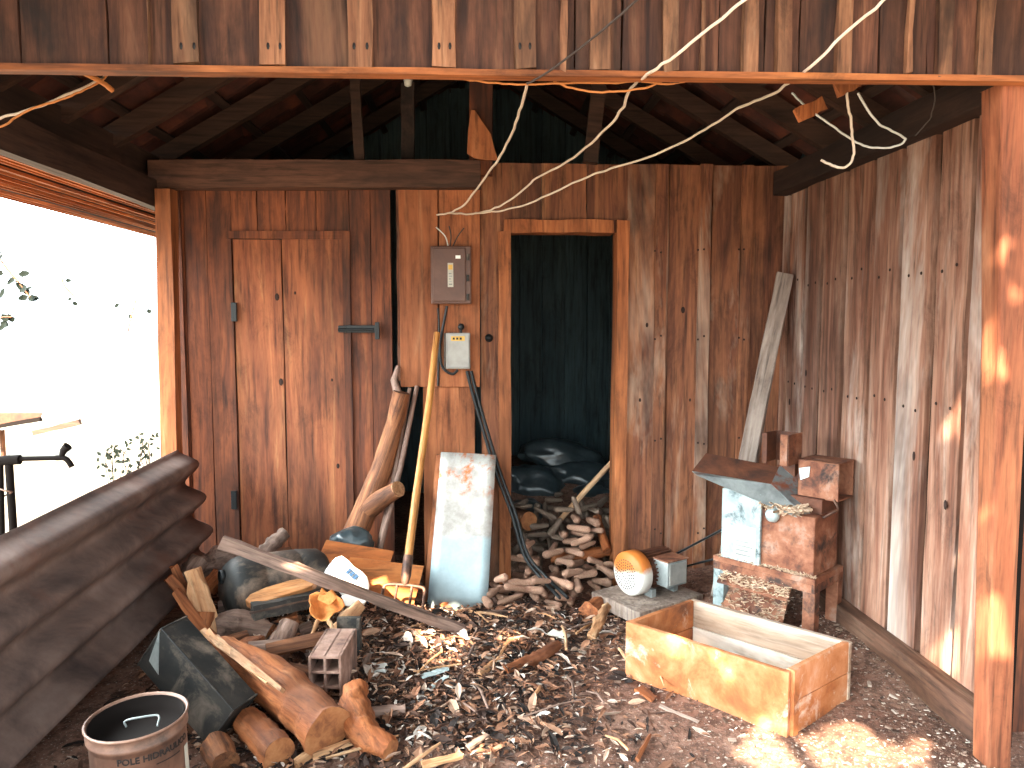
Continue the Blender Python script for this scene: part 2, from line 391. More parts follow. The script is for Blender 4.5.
# ---- doorway frame
mb = MB(); y0 = YB - .035
def cbox(mb, px0, py0, px1, py1, y, t, jit=.004, seg=6):
    a = at((px0 + px1) / 2, py1, y); b = at((px0 + px1) / 2, py0, y); w = at(px1, 400, y).x - at(px0, 400, y).x
    mb.board(V((a.x, y + t / 2, a.z)), V((a.x, y + t / 2, b.z)), (1, 0, 0), w, t, seg, jit)
cbox(mb, 499, 231, 511, 600, y0, .16); cbox(mb, 613.5, 220, 625, 588, y0, .16)
a = at(504, 226, y0); b = at(614, 226, y0)
mb.board((a.x, y0 + .08, a.z), (b.x, y0 + .08, b.z), (0, 0, 1), .074, .16, 6, .004)
o = mb.build('trim_2', M['frame'], origin=(bx(560), YB, 0)); struct(o, 'orange brown wooden frame around the open storeroom doorway', 'door frame')
mb = MB(); a = on(470, 600); mb.board((bx(474), YB - .02, -.12), (bx(514), YB - .02, -.12), (0, 0, 1), .10, .06, 4, .006)
struct(mb.build('trim_3', M['beamx']), 'short dark ground beam at the foot of the doorway frame', 'beam')
mb2 = MB(); bwo = bpy.data.objects['wall_back']
for px in (655, 661, 698, 704, 739, 744):
    for py in (252, 336, 440, 530): mb2.lathe([(0, .003), (.005, .002), (.0065, 0)], at(px, py + R.uniform(-4, 4), YB - .0225), (0, -1, 0), 8)
for px, py, r in ((683, 310, .02), (647, 325, .014), (720, 470, .013), (690, 400, .01), (640, 400, .012)): mb2.lathe([(0, .0025), (r * .6, .002), (r, 0)], at(px, py, YB - .0015), (0, -1, 0), 10, True, .6, (0, 0, 1))
mb2.build('nails_and_knots', M['knot'], bwo)
mb2 = MB()
for px, py, r in ((277, 297, .022), (281, 382, .022), (338, 466, .016), (295, 293, .01), (332, 380, .01)): mb2.lathe([(0, .0025), (r * .6, .002), (r, 0)], at(px, py, YB + .0105), (0, -1, 0), 10, True, .6, (0, 0, 1))
mb2.build('knots', M['knot'], bpy.data.objects['door_1'])
# ---- left back beam and posts
mb = MB(); a = at(160, 175, 4.39); b = at(480, 175, 4.39)
mb.board((a.x - .05, 4.40, a.z), (b.x, 4.40, b.z), (0, 0, 1), .15, .10, 8, .004)
struct(mb.build('trim_4', M['beamx']), 'horizontal brown beam above the closed plank door', 'beam')
mb = MB(); a = at(174, 560, 4.33); b = at(166, 190, 4.33)
mb.board((a.x, 4.33, -.05), b, (1, 0, 0), .085, .09, 10, .004)
struct(mb.build('post', M['frame'], axis=(0, 0, 1)), 'orange lit corner post between closed plank door and white opening', 'post')
# ---- left eave beams (run along the depth)
mb = MB(); mb.board((-1.81, 1.2, 2.225), (-1.81, 4.46, 2.205), (0, 0, 1), .15, .06, 10, .005)
struct(mb.build('trim_5', M['beamy']), 'lower dark eave beam over the bright left opening', 'beam')
mb = MB(); mb.board((-1.93, 1.2, 2.38), (-1.93, 6.6, 2.38), (0, 0, 1), .15, .14, 10, .004)
struct(mb.build('trim_6', M['beamy']), 'upper dark roof plate above the left eave beam', 'beam')
# ---- right wall, sill, beam
mb = MB(); R.seed(5)
edges = [4.62, 4.42, 4.19, 3.96, 3.71, 3.45, 3.21, 2.97, 2.745, 2.56]
for i in range(len(edges) - 1):
    y1, y0_ = edges[i], edges[i + 1]; yc = (y0_ + y1) / 2
    x = XR + R.uniform(0, .012)
    mb.board((x + .014, yc, .06), (x + .014, yc, 2.36), (0, 1, 0), abs(y1 - y0_) - .034, .028, 10, .004)
mb2 = MB(); mb2.box((XR + .06, 2.5, .0), (XR + .08, 4.7, 2.36)); struct(mb2.build('trim_13', M['matte_dark']), 'dark sheet added behind the weathered board wall to paint the shade in its gaps', 'backing')  # near-black sheet stands in for the shade between the boards
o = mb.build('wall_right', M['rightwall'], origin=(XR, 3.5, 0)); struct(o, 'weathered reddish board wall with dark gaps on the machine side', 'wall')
mb2 = MB(); R.seed(61)
for y in (4.3, 4.07, 3.84, 3.58, 3.33, 3.09, 2.86):
    for z in (1.15, 1.72):
        for dy in (-.045, .045): mb2.lathe([(0, .003), (.006, .002), (.0075, 0)], (XR - .0005, y + dy, z + R.uniform(-.03, .03)), (-1, 0, 0), 8)
    if R.random() < .7: mb2.lathe([(0, .0025), (.012, .002), (.02, 0)], (XR - .0005, y + R.uniform(-.05, .05), R.uniform(.6, 1.5)), (-1, 0, 0), 10, True, .55, (0, 0, 1))
mb2.build('nails_and_knots', M['knot'], o)
mb = MB(); mb.board((XR - .03, 2.5, .085), (XR - .03, 4.5, .06), (1, 0, 0), .075, .13, 10, .006)
struct(mb.build('baseboard_right', M['sill'], bevel=.006), 'dusty ground sill beam along the foot of the weathered board wall', 'sill beam')
mb = MB(); mb.board((XR - .02, 2.39, 2.305), (XR - .02, 4.47, 2.305), (0, 0, 1), .135, .11, 10, .004)
struct(mb.build('trim_7', M['beamy'], bevel=.006), 'dark wall plate along the top of the weathered board wall', 'beam')
# ---- right front post and the fence boards beyond it
mb = MB(); a = at(993, 766, 2.42); bt = at(1010, 86, 2.42)
mb.tube([V((a.x, 2.43, -.04)), a.lerp(bt, .3) + V((0, .01, 0)), a.lerp(bt, .65) + V((.01, .01, 0)), bt + V((0, .01, 0))], [.060, .063, .07, .078], 4, .05, True, 1., (1, 1, 0), False)
po = mb.build('post', M['post'], axis=(0, 0, 1), bevel=.012); struct(po, 'thick reddish brown post standing at the front of the board wall', 'post')
mb = MB()
for i in range(5): mb.board((1.9 + .21 * i, 2.62, -.05), (1.9 + .21 * i, 2.62, 2.5), (1, 0, 0), .2, .03, 4, .004)
struct(mb.build('wall_outer', M['darkboards'], origin=(2.2, 2.6, 0)), 'dark brown outer boards just beyond the front post', 'wall')
# ---- header boards across the front
YH = 2.35; HZ = at(512, 74, YH).z
mb = MB(); R.seed(8)
x = -3.0
battens = [(150, 152), (175, 200), (262, 286), (348, 373), (433, 456), (515, 535), (560, 566), (590, 610), (662, 678), (700, 704), (742, 756), (775, 790), (835, 850), (905, 910), (935, 950), (975, 990)]
edges = [-60, 20, 108, 188, 274, 360, 445, 525, 575, 622, 668, 720, 765, 800, 842, 880, 928, 985, 1040, 1100]
for a_, b_ in zip(edges, edges[1:]):
    xa, xb = at(a_, 40, YH).x, at(b_, 40, YH).x; zt = 3.62 - abs((xa + xb) / 2) * .6
    mb.board(((xa + xb) / 2, YH + .012 + R.uniform(0, .006), HZ - .002 + R.uniform(0, .01)), ((xa + xb) / 2, YH + .012, max(zt, 2.6)), (1, 0, 0), xb - xa - .004, .022, 6, .003)
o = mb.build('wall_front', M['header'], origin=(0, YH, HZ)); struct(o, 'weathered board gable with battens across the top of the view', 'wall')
mb = MB()
for a_, b_ in battens:
    xa, xb = at(a_, 40, YH).x, at(b_, 40, YH).x
    mb.board(((xa + xb) / 2, YH - .01, HZ + R.uniform(.004, .014)), ((xa + xb) / 2, YH - .01, 3.0), (1, 0, 0), xb - xa, .02, 6, .004)
o = mb.build('trim_14', M['batten'], origin=(0, YH, HZ)); struct(o, 'narrow vertical battens nailed over the gable boards', 'battens')
mb = MB(); mb.board((-1.95, YH + .005, HZ - .004), (1.95, YH + .005, HZ + .002), (0, 1, 0), .05, .018, 24, .003)
struct(mb.build('trim_8', M['headtrim']), 'thin orange lit rail under the front gable boards', 'rail')
# nail holes on the header battens
mb = MB()
for px in (181, 194, 268, 280, 354, 367, 439, 450, 520, 530):
    p = at(px, 46, YH - .0215); mb.lathe([(0, .003), (.009, .001), (.011, 0)], p, (0, -1, 0), 8, True, .42, (0, 0, 1))
nh = mb.build('trim_9', M['ink']); struct(nh, 'dark nail holes along the bottom of the gable battens', 'nail holes')
# ---- roof
ROOF0 = 1.0; RZ = 3.56; PITR = (RZ - 2.44) / 1.93  # front overhang runs on unseen, added to shade the gable and upper walls
mb = MB(); R.seed(3)
def slope(sx, x_end):
    nrow = int(abs(x_end) / .30) + 1
    for r in range(nrow):
        x0, x1 = r * .30, min((r + 1) * .30 + .05, abs(x_end) + .02)
        z0, z1 = RZ + .09 - x0 * PITR + .012, RZ + .09 - x1 * PITR - .006
        y = ROOF0
        while y < 7.0:
            vs = []; fs = []; n = 6; w = .235; th = .014
            for k in range(n + 1):
                yy = y + w * k / n; bump = .03 * math.sin(PI * 2 * k / n)
                for xx, zz in ((x0, z0), (x1, z1)):
                    vs.append((sx * xx, yy, zz + bump)); vs.append((sx * xx, yy, zz + bump + th))
            for k in range(n):
                o = 4 * k
                fs += [(o, o + 2, o + 6, o + 4), (o + 1, o + 5, o + 7, o + 3), (o, o + 4, o + 5, o + 1), (o + 2, o + 3, o + 7, o + 6)]
            mb.add(vs, fs); y += .225
slope(1, 2.15); slope(-1, 2.0)
mb.box((-.15, ROOF0, RZ + .10), (.15, 7.0, RZ + .15))
o = mb.build('ceiling', M['tile'], origin=(0, 4, 2.5)); struct(o, 'dark underside of the terracotta tile roof', 'ceiling')
mb = MB()
for s_, xe in ((1, 2.0), (-1, 2.0)):
    for k in range(6):
        x = .15 + k * .33
        mb.board((s_ * x, ROOF0 + .05, RZ + .045 - x * PITR), (s_ * x, 6.9, RZ + .045 - x * PITR), (s_, 0, -PITR * 1.0), .05, .03, 6, .004)
struct(mb.build('trim_10', M['beamy'], origin=(0, 4, 3)), 'thin tile battens across the roof rafters', 'battens')
for k, y in enumerate((2.62, 3.1, 3.58, 4.06, 4.62, 5.3, 6.1)):
    for s_ in (1, -1):
        mb = MB(); mb.board((0, y, RZ - .03), (s_ * 1.93, y, RZ - .03 - 1.93 * PITR), (0, 1, 0), .055, .10, 6, .004)
        struct(mb.build('rafter', M['rafter']), 'dark sloping roof rafter on the %s side, %s from the front gable' % ('leafy left opening' if s_ < 0 else 'board wall', ('first', 'second', 'third', 'fourth', 'fifth', 'sixth', 'seventh')[k]), 'rafter')
# ---- slatted overhang beyond the left eave
mb = MB(); R.seed(9)
for k in range(17):
    x = -1.87 - .033 * k; z = 2.225 - .006 * k + R.uniform(-.004, .004)
    mb.board((x, .9, z), (x + R.uniform(-.006, .006), 6.1 + R.uniform(-.1, .1), z + R.uniform(-.008, .008)), (1, 0, -.2), .030, .014, 8, .004)
struct(mb.build('trim_11', M['soffit'], origin=(-2.1, 3, 2.2)), 'orange slatted eave overhang outside the left eave beam', 'eave slats')
mb = MB(); mb.add([(-1.9, .9, 2.275), (-2.44, .9, 2.165), (-2.44, 6.1, 2.165), (-1.9, 6.1, 2.275)], [(0, 1, 2, 3)])
struct(mb.build('trim_12', M['tile'], solid=.02), 'tile layer lying over the slatted eave overhang', 'eave tiles')
# ---- attic struts
def strut(p0, p1, w, name, label, mat='rafter', t=.05):
    mb = MB(); mb.board(p0, p1, (1, 0, 0), w, t, 5, .003); o = mb.build(name, M[mat], axis=V(p1) - V(p0)); return struct(o, label, 'strut')
strut(at(360, 163, 4.44), at(352, 30, 4.44), .055, 'strut', 'thin brown roof strut above the beam over the closed door')
strut(at(481, 176, 4.43), at(481, 20, 4.43), .13, 'strut', 'wide brown king post standing over the meter panel', 'darkboards')
strut(at(590, 163, 4.46), at(606, 20, 4.46), .08, 'strut', 'leaning brown roof strut above the dark doorway')
strut(at(408, 163, 4.6), at(408, 84, 4.6), .075, 'strut', 'dark upright stub with a white knob in the attic', 'beamy')
mb = MB(); p = at(408, 82, 4.56); mb.lathe([(0, .03), (.018, .026), (.026, .01), (.02, -.02), (0, -.03)], p, (0, 0, 1), 12)
tag(mb.build('porcelain_insulator', M['bulb']), 'small white porcelain knob on a dark upright in the attic', 'insulator')
# ---- storeroom shell
mb = MB(); R.seed(21)
for i in range(20): mb.board((-1.95 + .2 * i, 6.75, -.2), (-1.95 + .2 * i, 6.75, 3.5), (1, 0, 0), .195, .03, 2, .003)
for sx in (-1.79, 1.95):
    for i in range(12): mb.board((sx, 4.65 + .2 * i, -.2), (sx, 4.65 + .2 * i, 2.38), (0, 1, 0), .196, .03, 2, .003)
mb.box((-2.0, 6.78, -.2), (2.1, 6.84, 3.8)); mb.box((1.98, 4.55, -.2), (2.02, 6.8, 3.0)); mb.box((-1.83, 4.56, -.2), (-1.81, 6.8, 2.38))
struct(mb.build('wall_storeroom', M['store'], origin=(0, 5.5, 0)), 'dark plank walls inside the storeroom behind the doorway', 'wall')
# ================================================================== PANEL AND ELECTRICS
R.seed(31)
yp = YB - .05
mb = MB(); a = at(398, 165, yp); b_ = at(438, 387, yp); c_ = at(438, 178, yp)
mb.prism([(a.x, yp, b_.z), (b_.x - .002, yp, b_.z), (c_.x - .002, yp, c_.z), (a.x + .1, yp, (a.z + c_.z) / 2 + .012), (a.x, yp, a.z)], (0, .028, 0))
tag(mb.build('panel_board', M['mount'], bevel=.003), 'orange wall board behind the meter box, the wider one on the latch door side', 'board')
mb = MB(); a = at(438.5, 177, yp); b_ = at(480, 387, yp); c_ = at(480, 187, yp)
mb.prism([(a.x, yp, b_.z), (b_.x, yp, b_.z), (c_.x, yp, c_.z), (a.x + .07, yp, a.z - .03), (a.x, yp, a.z)], (0, .028, 0))
tag(mb.build('panel_board', M['mount'], bevel=.003), 'orange wall board with both electric boxes, the one nearer the doorway', 'board')
mb = MB(); a = at(425, 600, YB - .03); b_ = at(459, 380, YB - .03); c_ = at(475, 380, YB - .03)
mb.board(((a.x + b_.x) / 2, YB - .015, -.12), ((a.x + b_.x) / 2, YB - .015, b_.z), (1, 0, 0), b_.x - a.x, .025, 6, .003)
tag(mb.build('panel_board', M['mount'], axis=(0, 0, 1)), 'upright orange plank under the meter panel, behind the white metal sheet', 'board')
mb = MB(); mb.board(((c_.x + b_.x) / 2, YB - .015, -.12), ((c_.x + b_.x) / 2, YB - .015, b_.z), (1, 0, 0), c_.x - b_.x - .004, .025, 6, .003)
tag(mb.build('panel_board', M['mount'], axis=(0, 0, 1)), 'narrow orange plank under the grey switch box', 'board')
# --- brown meter box
yb = yp - .0; a = at(431, 304, yb - .07); b_ = at(471, 246, yb - .07)
eb = thing('electrical_box', ((a.x + b_.x) / 2, yb, a.z), 'brown steel electric box with a paper sticker, above the grey switch box', 'electrical box')
mb = MB(); mb.box((a.x, yb - .072, a.z), (b_.x, yb, b_.z)); mb.build('case', M['brownsteel'], eb, bevel=.006)
mb = MB(); mb.box((a.x + .012, yb - .084, a.z + .014), (b_.x - .03, yb - .073, b_.z - .012)); dr = mb.build('door', M['brownsteel'], eb, bevel=.005)
mb = MB(); p = at(450.5, 275, yb - .085); mb.box((p.x - .016, yb - .0855, p.z - .068), (p.x + .016, yb - .0845, p.z + .068)); st = mb.build('sticker', M['paper'], dr)
mb = MB(); mb.box((p.x - .012, yb - .087, p.z + .03), (p.x + .012, yb - .0858, p.z + .058)); mb.build('warning_mark', M['sticker'], st)
mb = MB()
for k in range(5): mb.box((p.x - .010, yb - .087, p.z - .055 + k * .015), (p.x + .010 - .004 * (k % 3), yb - .0858, p.z - .049 + k * .015))
mb.build('print', M['greysteel'], st)
mb = MB(); q = at(458, 257, yb - .085); mb.box((q.x - .014, yb - .0855, q.z - .009), (q.x + .014, yb - .0845, q.z + .009)); mb.build('sticker', M['plastic'], dr)
for py in (257, 278, 297):
    mb = MB(); q = at(468, py, yb - .075); mb.tube([q + V((0, 0, -.018)), q + V((0, 0, .018))], .008, 8); mb.build('hinge', M['blacksteel'], eb)
# --- grey switch box
a = at(446, 369, yb - .055); b_ = at(470, 333, yb - .055)
sw = thing('switch_box', ((a.x + b_.x) / 2, yb, a.z), 'small grey steel switch box with a yellow sticker and black knob', 'switch box')
mb = MB(); mb.box((a.x, yb - .055, a.z), (b_.x, yb, b_.z)); mb.build('case', M['greybox'], sw, bevel=.005)
mb = MB(); mb.box((a.x + .01, yb - .062, a.z + .008), (b_.x - .006, yb - .0555, b_.z - .008)); lid = mb.build('lid', M['greybox'], sw, bevel=.003)
mb = MB(); mb.box((a.x + .03, yb - .064, b_.z - .045), (b_.x - .03, yb - .0625, b_.z - .018)); ys = mb.build('sticker', M['sticker'], lid)
mb = MB()
for k in range(3): mb.box((a.x + .04 + k * .02, yb - .0652, b_.z - .038), (a.x + .052 + k * .02, yb - .0642, b_.z - .026))
mb.build('print', M['ink'], ys)
mb = MB(); q = at(461, 329, yb - .03); mb.tube([q + V((0, 0, -.03)), q], .007, 8); mb.lathe([(0, -.02), (.014, -.016), (.02, 0), (.014, .016), (0, .02)], q + V((0, 0, .012)), (0, 0, 1), 14)
mb.build('knob', M['black'], sw)
mb = MB(); mb.board((a.x - .008, yb - .02, a.z), (a.x - .008, yb - .02, b_.z), (0, 1, 0), .012, .01, 1); mb.build('hinge', M['blacksteel'], sw)
def cable(name, pts, r, mat, label, cat='cable', group=None, wob=0, n=6, sub=8):
    pts = [V(p) for p in pts]
    if wob:
        P = spline(pts, 4); P = [P[0]] + [p + V((R.uniform(-wob, wob), R.uniform(-wob, wob) * .5, R.uniform(-wob, wob))) for p in P[1:-1]] + [P[-1]]; P = spline(P, 3)
    else: P = spline(pts, sub)
    mb = MB(); mb.tube(P, r, n); return tag(mb.build(name, M[mat]), label, cat, group)
cable('hanging_wire', [at(447, 306, yb - .03), at(444, 322, yb - .03), at(440, 345, yb - .02), at(442, 366, yb - .02), at(452, 374, yb - .03), at(458, 370, yb - .03)], .008, 'black', 'thick black cable looping from the brown box to the grey switch')
cable('hanging_wire', [at(438, 308, yb - .015), at(439, 330, yb - .015), at(438, 386, yb - .015)], .006, 'black', 'straight black cable running down the gap between the panel boards')
for dx, lab in ((0, 'black power cable hanging from the switch to the cobs, outer strand'), (4, 'black power cable hanging from the switch to the cobs, inner strand')):
    cable('hanging_cable', [at(467 + dx, 371, yb - .04), at(473 + dx, 395, yb - .05), at(486 + dx, 440, yb - .07), at(497 + dx, 475, yb - .09), at(512 + dx, 515, 4.33), at(524 + dx, 555, 4.28), at(541 + dx * 1.6, 578, 4.20), on(560 + dx * 2, 598, .10)], .010, 'black', lab, 'cable')
mb = MB(); p = at(489, 338, YB - .006); mb.lathe([(0, -.004), (.018, -.004), (.024, .004), (.0, .008)], p, (0, -1, 0), 16)
tag(mb.build('cable_gland', M['black']), 'dark round hole grommet in the wall beside the grey switch', 'grommet')
# little bare wires over the brown box
for pts, m_, lab in (([(448, 246), (445, 236), (436, 227)], 'wirewhite', 'pale bare wire end curling out above the brown box'), ([(450, 246), (451, 236), (449, 226)], 'wiredark', 'short dark wire standing up above the brown box'), ([(453, 246), (458, 236), (464, 228)], 'wiredark', 'short dark wire bent toward the doorway above the brown box')):
    cable('wire_end', [at(px, py, yb - .04 - .01 * i) for i, (px, py) in enumerate(pts)], .0035, m_, lab, 'wire')
# --- overhead wires
def Yl(i, n, a, b): return a + (b - a) * i / (n - 1)
def wire(pix, Y0, Y1, r, mat, label, wob=.006, extra=None):
    n = len(pix); k = next((i for i, (px, py) in enumerate(pix) if Y0 > 4 and Y1 < 2 and py < 78), None)
    if k is None: pts = [at(px, py, Yl(i, n, Y0, Y1)) for i, (px, py) in enumerate(pix)]
    else: pts = [at(px, py, Y0 + (2.36 - Y0) * i / (k - .2) if i < k else 2.285 - .06 * (i - k)) for i, (px, py) in enumerate(pix)]
    if extra: pts += extra
    return cable('hanging_wire', pts, r * .8, mat, label, 'wire', None, wob * .5)
wire([(437, 215), (452, 212), (466, 203), (480, 184), (492, 168), (504, 150), (514, 128), (521, 106), (527, 84)], 4.36, 2.55, .0065, 'wire', 'pale wire rising steeply from the meter panel to the gable rail')
wire([(470, 214), (482, 212), (500, 206), (522, 191), (538, 177), (557, 168), (580, 153), (600, 134), (620, 112), (632, 88), (648, 74), (668, 60), (700, 36), (745, 0), (775, -24)], 4.36, 1.95, .0062, 'wire', 'pale wire climbing from the meter panel over the gable, middle one')
wire([(450, 213), (472, 214), (498, 211), (521, 206), (550, 194), (580, 180), (612, 168), (646, 158), (690, 138), (718, 121), (742, 106), (767, 97), (790, 82), (812, 66), (845, 34), (884, 0), (910, -24)], 4.38, 1.95, .0062, 'wire', 'longest pale wire sweeping from the meter panel across the tiles')
wire([(527, 84), (548, 72), (575, 52), (605, 28), (637, 0), (662, -22)], 2.30, 2.0, .0045, 'wiredark', 'thin dark wire crossing the front gable boards', .001)
wire([(446, 77), (470, 80), (498, 83), (521, 84), (545, 84), (575, 83), (610, 83), (640, 81), (665, 84), (690, 80)], 2.42, 2.42, .0045, 'cordorange', 'orange cord strung just under the gable rail', .003)
wire([(543, 75), (556, 82), (572, 88), (596, 92), (620, 91), (645, 88), (660, 82), (672, 76)], 2.42, 2.42, .0045, 'cordorange', 'second orange cord sagging below the first under the rail', .003)
wire([(640, 82), (650, 76), (662, 78), (675, 82), (688, 78)], 2.40, 2.40, .004, 'wiredark', 'small dark wire tangle under the gable rail', .004)
cable('rail_insulator', [at(713, 74, 2.42), at(715, 77, 2.42), at(716, 80, 2.42)], .014, 'bulb', 'small pale grey insulator under the gable rail', 'insulator')
# left cords
wire([(-14, 122), (0, 118), (23, 112), (45, 104), (66, 95), (88, 86), (105, 77)], 2.55, 2.7, .0055, 'wire', 'upper pale cord hung between the left eave beam and gable', .004)
wire([(-12, 132), (6, 124), (18, 116), (40, 106), (66, 98), (84, 90), (97, 84), (108, 74)], 2.5, 2.7, .0045, 'cordorange', 'lower orange cord twisted along the left eave beam cord', .004)
wire([(84, 73), (94, 78), (103, 83), (112, 90)], 2.6, 2.75, .012, 'cordorange', 'short orange stick end poking out by the left cords', .002)
# right hanging wires
wire([(847, 90), (848, 105), (851, 120), (852, 135), (854, 150), (851, 162), (843, 168), (832, 165), (821, 160)], 2.75, 2.9, .0065, 'wire', 'pale wire hanging in a hook from the roof by the board wall', .003)
wire([(858, 93), (866, 107), (877, 122), (892, 131), (905, 139), (897, 146), (884, 148), (870, 147), (856, 142), (835, 128), (814, 113), (800, 101), (792, 93)], 2.75, 3.0, .0055, 'wirewhite', 'white wire looping from the roof tiles to the wall beam', .003)
wire([(932, 82), (935, 96), (932, 112), (929, 120), (915, 136)], 2.6, 2.7, .003, 'wiredark', 'thin dark wire dangling near the front post', .002)
for (px, py, Y, s_, lab) in ((850, 85, 2.72, .045, 'small orange wood block above the hooked wire'), (811, 110, 2.95, .055, 'small broken wood piece stuck under the roof tiles')):
    mb = MB(); p = at(px, py, Y); mb.board(p + V((-s_, 0, -.02)), p + V((s_, .02, .03)), (0, 0, 1), .05, .02, 4, .006); tag(mb.build('wood_block', M['log']), lab, 'wood piece')
# scrap hanging at the king post
mb = MB(); Y = 4.36; pp = [at(px, py, Y) for px, py in ((467, 153), (468, 132), (471, 110), (475, 110), (482, 121), (491, 134), (494, 147), (498, 160), (485, 160), (474, 158))]
mb.prism(pp, (0, .02, 0)); tag(mb.build('board_scrap', M['mount'], bevel=.002), 'broken orange board scrap hanging on the king post', 'board')

# ================================================================== LEANING THINGS
# pitchfork
top = at(437, 333, 4.40); fer = at(406, 575, 3.80)
fk = thing('pitchfork', (fer.x, fer.y, H(fer.x, fer.y)), 'old pitchfork with a wooden handle leaning on the meter panel', 'pitchfork')
ax_ = (fer - top).normalized(); sd = V((1, 0, 0)) - ax_ * ax_.x; sd.normalize()
mb = MB(); mb.tube([top, top.lerp(fer, .3) + V((.006, 0, 0)), top.lerp(fer, .7), fer], [.019, .020, .021, .022], 12, .04); mb.build('handle', M['handle'], fk, axis=ax_)
mb = MB(); mb.lathe([(.024, -.10), (.026, 0), (.02, .03), (.012, .05)], fer, ax_, 14); mb.build('ferrule', M['forksteel'], fk)
mb = MB(); c = fer + ax_ * .05
mb.tube(spline([c + sd * -.105 + ax_ * .03, c + sd * -.09 + ax_ * .005, c, c + sd * .09 + ax_ * .005, c + sd * .105 + ax_ * .03], 4), .009, 8); mb.build('crossbar', M['forksteel'], fk)
for k, o in enumerate((-.105, -.038, .038, .105)):
    mb = MB(); s0 = c + sd * o + ax_ * (.02 if abs(o) > .05 else 0); fw = V((0, -.06, 0))
    mb.tube(spline([s0, s0 + ax_ * .09 + fw * .7, s0 + ax_ * .18 + fw * .9, s0 + ax_ * .26 + fw * .5], 4), [.008] * 6 + [.007, .006, .005, .004, .0035, .003, .0025][:7], 7); mb.build('tine', M['forksteel'], fk)
# leaning log with a branch stub
mb = MB(); pts = [at(352, 542, 4.29), at(367, 506, 4.32), at(381, 470, 4.35), at(393, 430, 4.37), at(402, 392, 4.38)]
lg = thing('leaning_log', (pts[0].x, pts[0].y, H(pts[0].x, pts[0].y)), 'orange brown log with a cut branch stub leaning beside the closed door', 'log')
p0 = pts[0] + (pts[0] - pts[1]) * .9; pts[-1] = pts[-1] + V((0, -.02, 0))
mb.tube(spline([p0] + pts, 5), [.082 - .0014 * i for i in range(26)], 14, .10); mb.build('trunk', M['bark'], lg, axis=pts[-1] - p0)
mb = MB(); mb.tube([at(370, 508, 4.30), at(382, 498, 4.24), at(398, 489, 4.18)], [.06, .055, .048], 12, .12); sb = mb.build('branch_stub', M['bark'], lg, axis=at(398, 489, 4.18) - at(370, 508, 4.30))
mb = MB(); mb.tube([at(398, 489, 4.18), at(398.6, 488.7, 4.177)], .046, 12, .1); mb.build('cut_face', M['palewood'], sb)
mb = MB(); mb.tube([at(400, 402, 4.38), at(394, 380, 4.42), at(398, 366, 4.44)], [.03, .02, .012], 8, .2); mb.build('broken_tip', M['greywood'], lg, axis=(0, 0, 1))
for (a_, b_, r, lab) in (((380, 548, 4.24), (417, 386, 4.43), .016, 'long pale stick leaning between the log and the pitchfork'), ((391, 482, 4.34), (410, 388, 4.45), .014, 'shorter pale stick leaning against the longer one behind the log')):
    pa, pb = at(*a_), at(*b_); mb = MB(); 
    if pa.z > .45: pa = pa + (pa - pb) * 1.0
    mb.tube([pa + (pa - pb) * .05, pa.lerp(pb, .5) + V((.012, 0, 0)), pb], [r, r, r * .8], 8, .15); tag(mb.build('leaning_stick', M['greywood'], axis=pb - pa), lab, 'stick')
# metal sheet and plank behind it
tl, tr_, br, bl = at(441, 452, 4.36), at(496, 455, 4.34), at(487, 612, 4.10), at(427, 609, 4.12)
mb = MB(); nx = 6; ny = 12
grid = [[tl.lerp(tr_, i / nx).lerp(bl.lerp(br, i / nx), j / ny) + V((0, .006 * math.sin(3 * i / nx), 0)) for i in range(nx + 1)] for j in range(ny + 1)]
mb.add([p for r_ in grid for p in r_], [(j * (nx + 1) + i, (j + 1) * (nx + 1) + i, (j + 1) * (nx + 1) + i + 1, j * (nx + 1) + i + 1) for j in range(ny) for i in range(nx)], True)
s = NT('rust_spotted_white_sheet'); n1 = s.noise(4.5, (1, 1, 1), 8, .7, .4); n2 = s.noise(14, (1, 1, 1), 6, .7, 0, False, 4)
sp = s.n.new('ShaderNodeSeparateXYZ'); s.link(s.tc.outputs['Generated'], sp.inputs[0])
col = s.mix(s.ramp(n2, [(.35, 0.), (.7, .6)]), 'a4b4b8', '84959a')  # bluish tone of the clean part paints the sky's reflection
up_ = s.ramp(sp.outputs['Z'], [(.44, 0.), (.47, 1.)])
col = s.mix(up_, col, s.mix(s.ramp(n2, [(.35, 0.), (.65, .7)]), 'b4b0aa', '80776f'))
hi_ = s.ramp(sp.outputs['Z'], [(.62, 0.), (.78, 1.)])
ru = s.n.new('ShaderNodeMath'); ru.operation = 'MULTIPLY'; s.link(s.ramp(n1, [(.53, 0.), (.6, 1.)]), ru.inputs[0]); s.link(hi_, ru.inputs[1])
col = s.mix(ru.outputs[0], col, 'b5602c')
M['sheet'] = s.done(col, .42, n2, .08, .004, .25)
tag(mb.build('metal_sheet', M['sheet'], solid=.006), 'white rust spotted metal sheet leaning under the meter panel', 'metal sheet')
mb = MB(); mb.board(at(431, 604, 4.20), at(444, 455, 4.40), (1, 0, 0), .085, .02, 6, .003)
tag(mb.build('narrow_plank', M['mount'], axis=(0, 0, 1)), 'narrow brown plank leaning behind the rust spotted metal sheet', 'plank')
# long leaning plank at the right
pb, pt = on(719, 598), at(785, 274, 4.33)
mb = MB(); mb.board(pb, pt, V((1, -.35, 0)), .092, .034, 12, .004); pl = mb.build('leaning_plank', M['plank'], axis=pt - pb, bevel=.004)
tag(pl, 'long pale plank leaning into the corner behind the grinder', 'plank')
mb = MB(); q0 = on(732, 595); q1 = at(784, 300, 4.41); mb.board(q0, q1, V((1, -.35, 0)), .03, .02, 8, .004)
tag(mb.build('leaning_plank', M['greywood'], axis=q1 - q0), 'thin dark lath leaning just behind the long pale plank', 'plank')

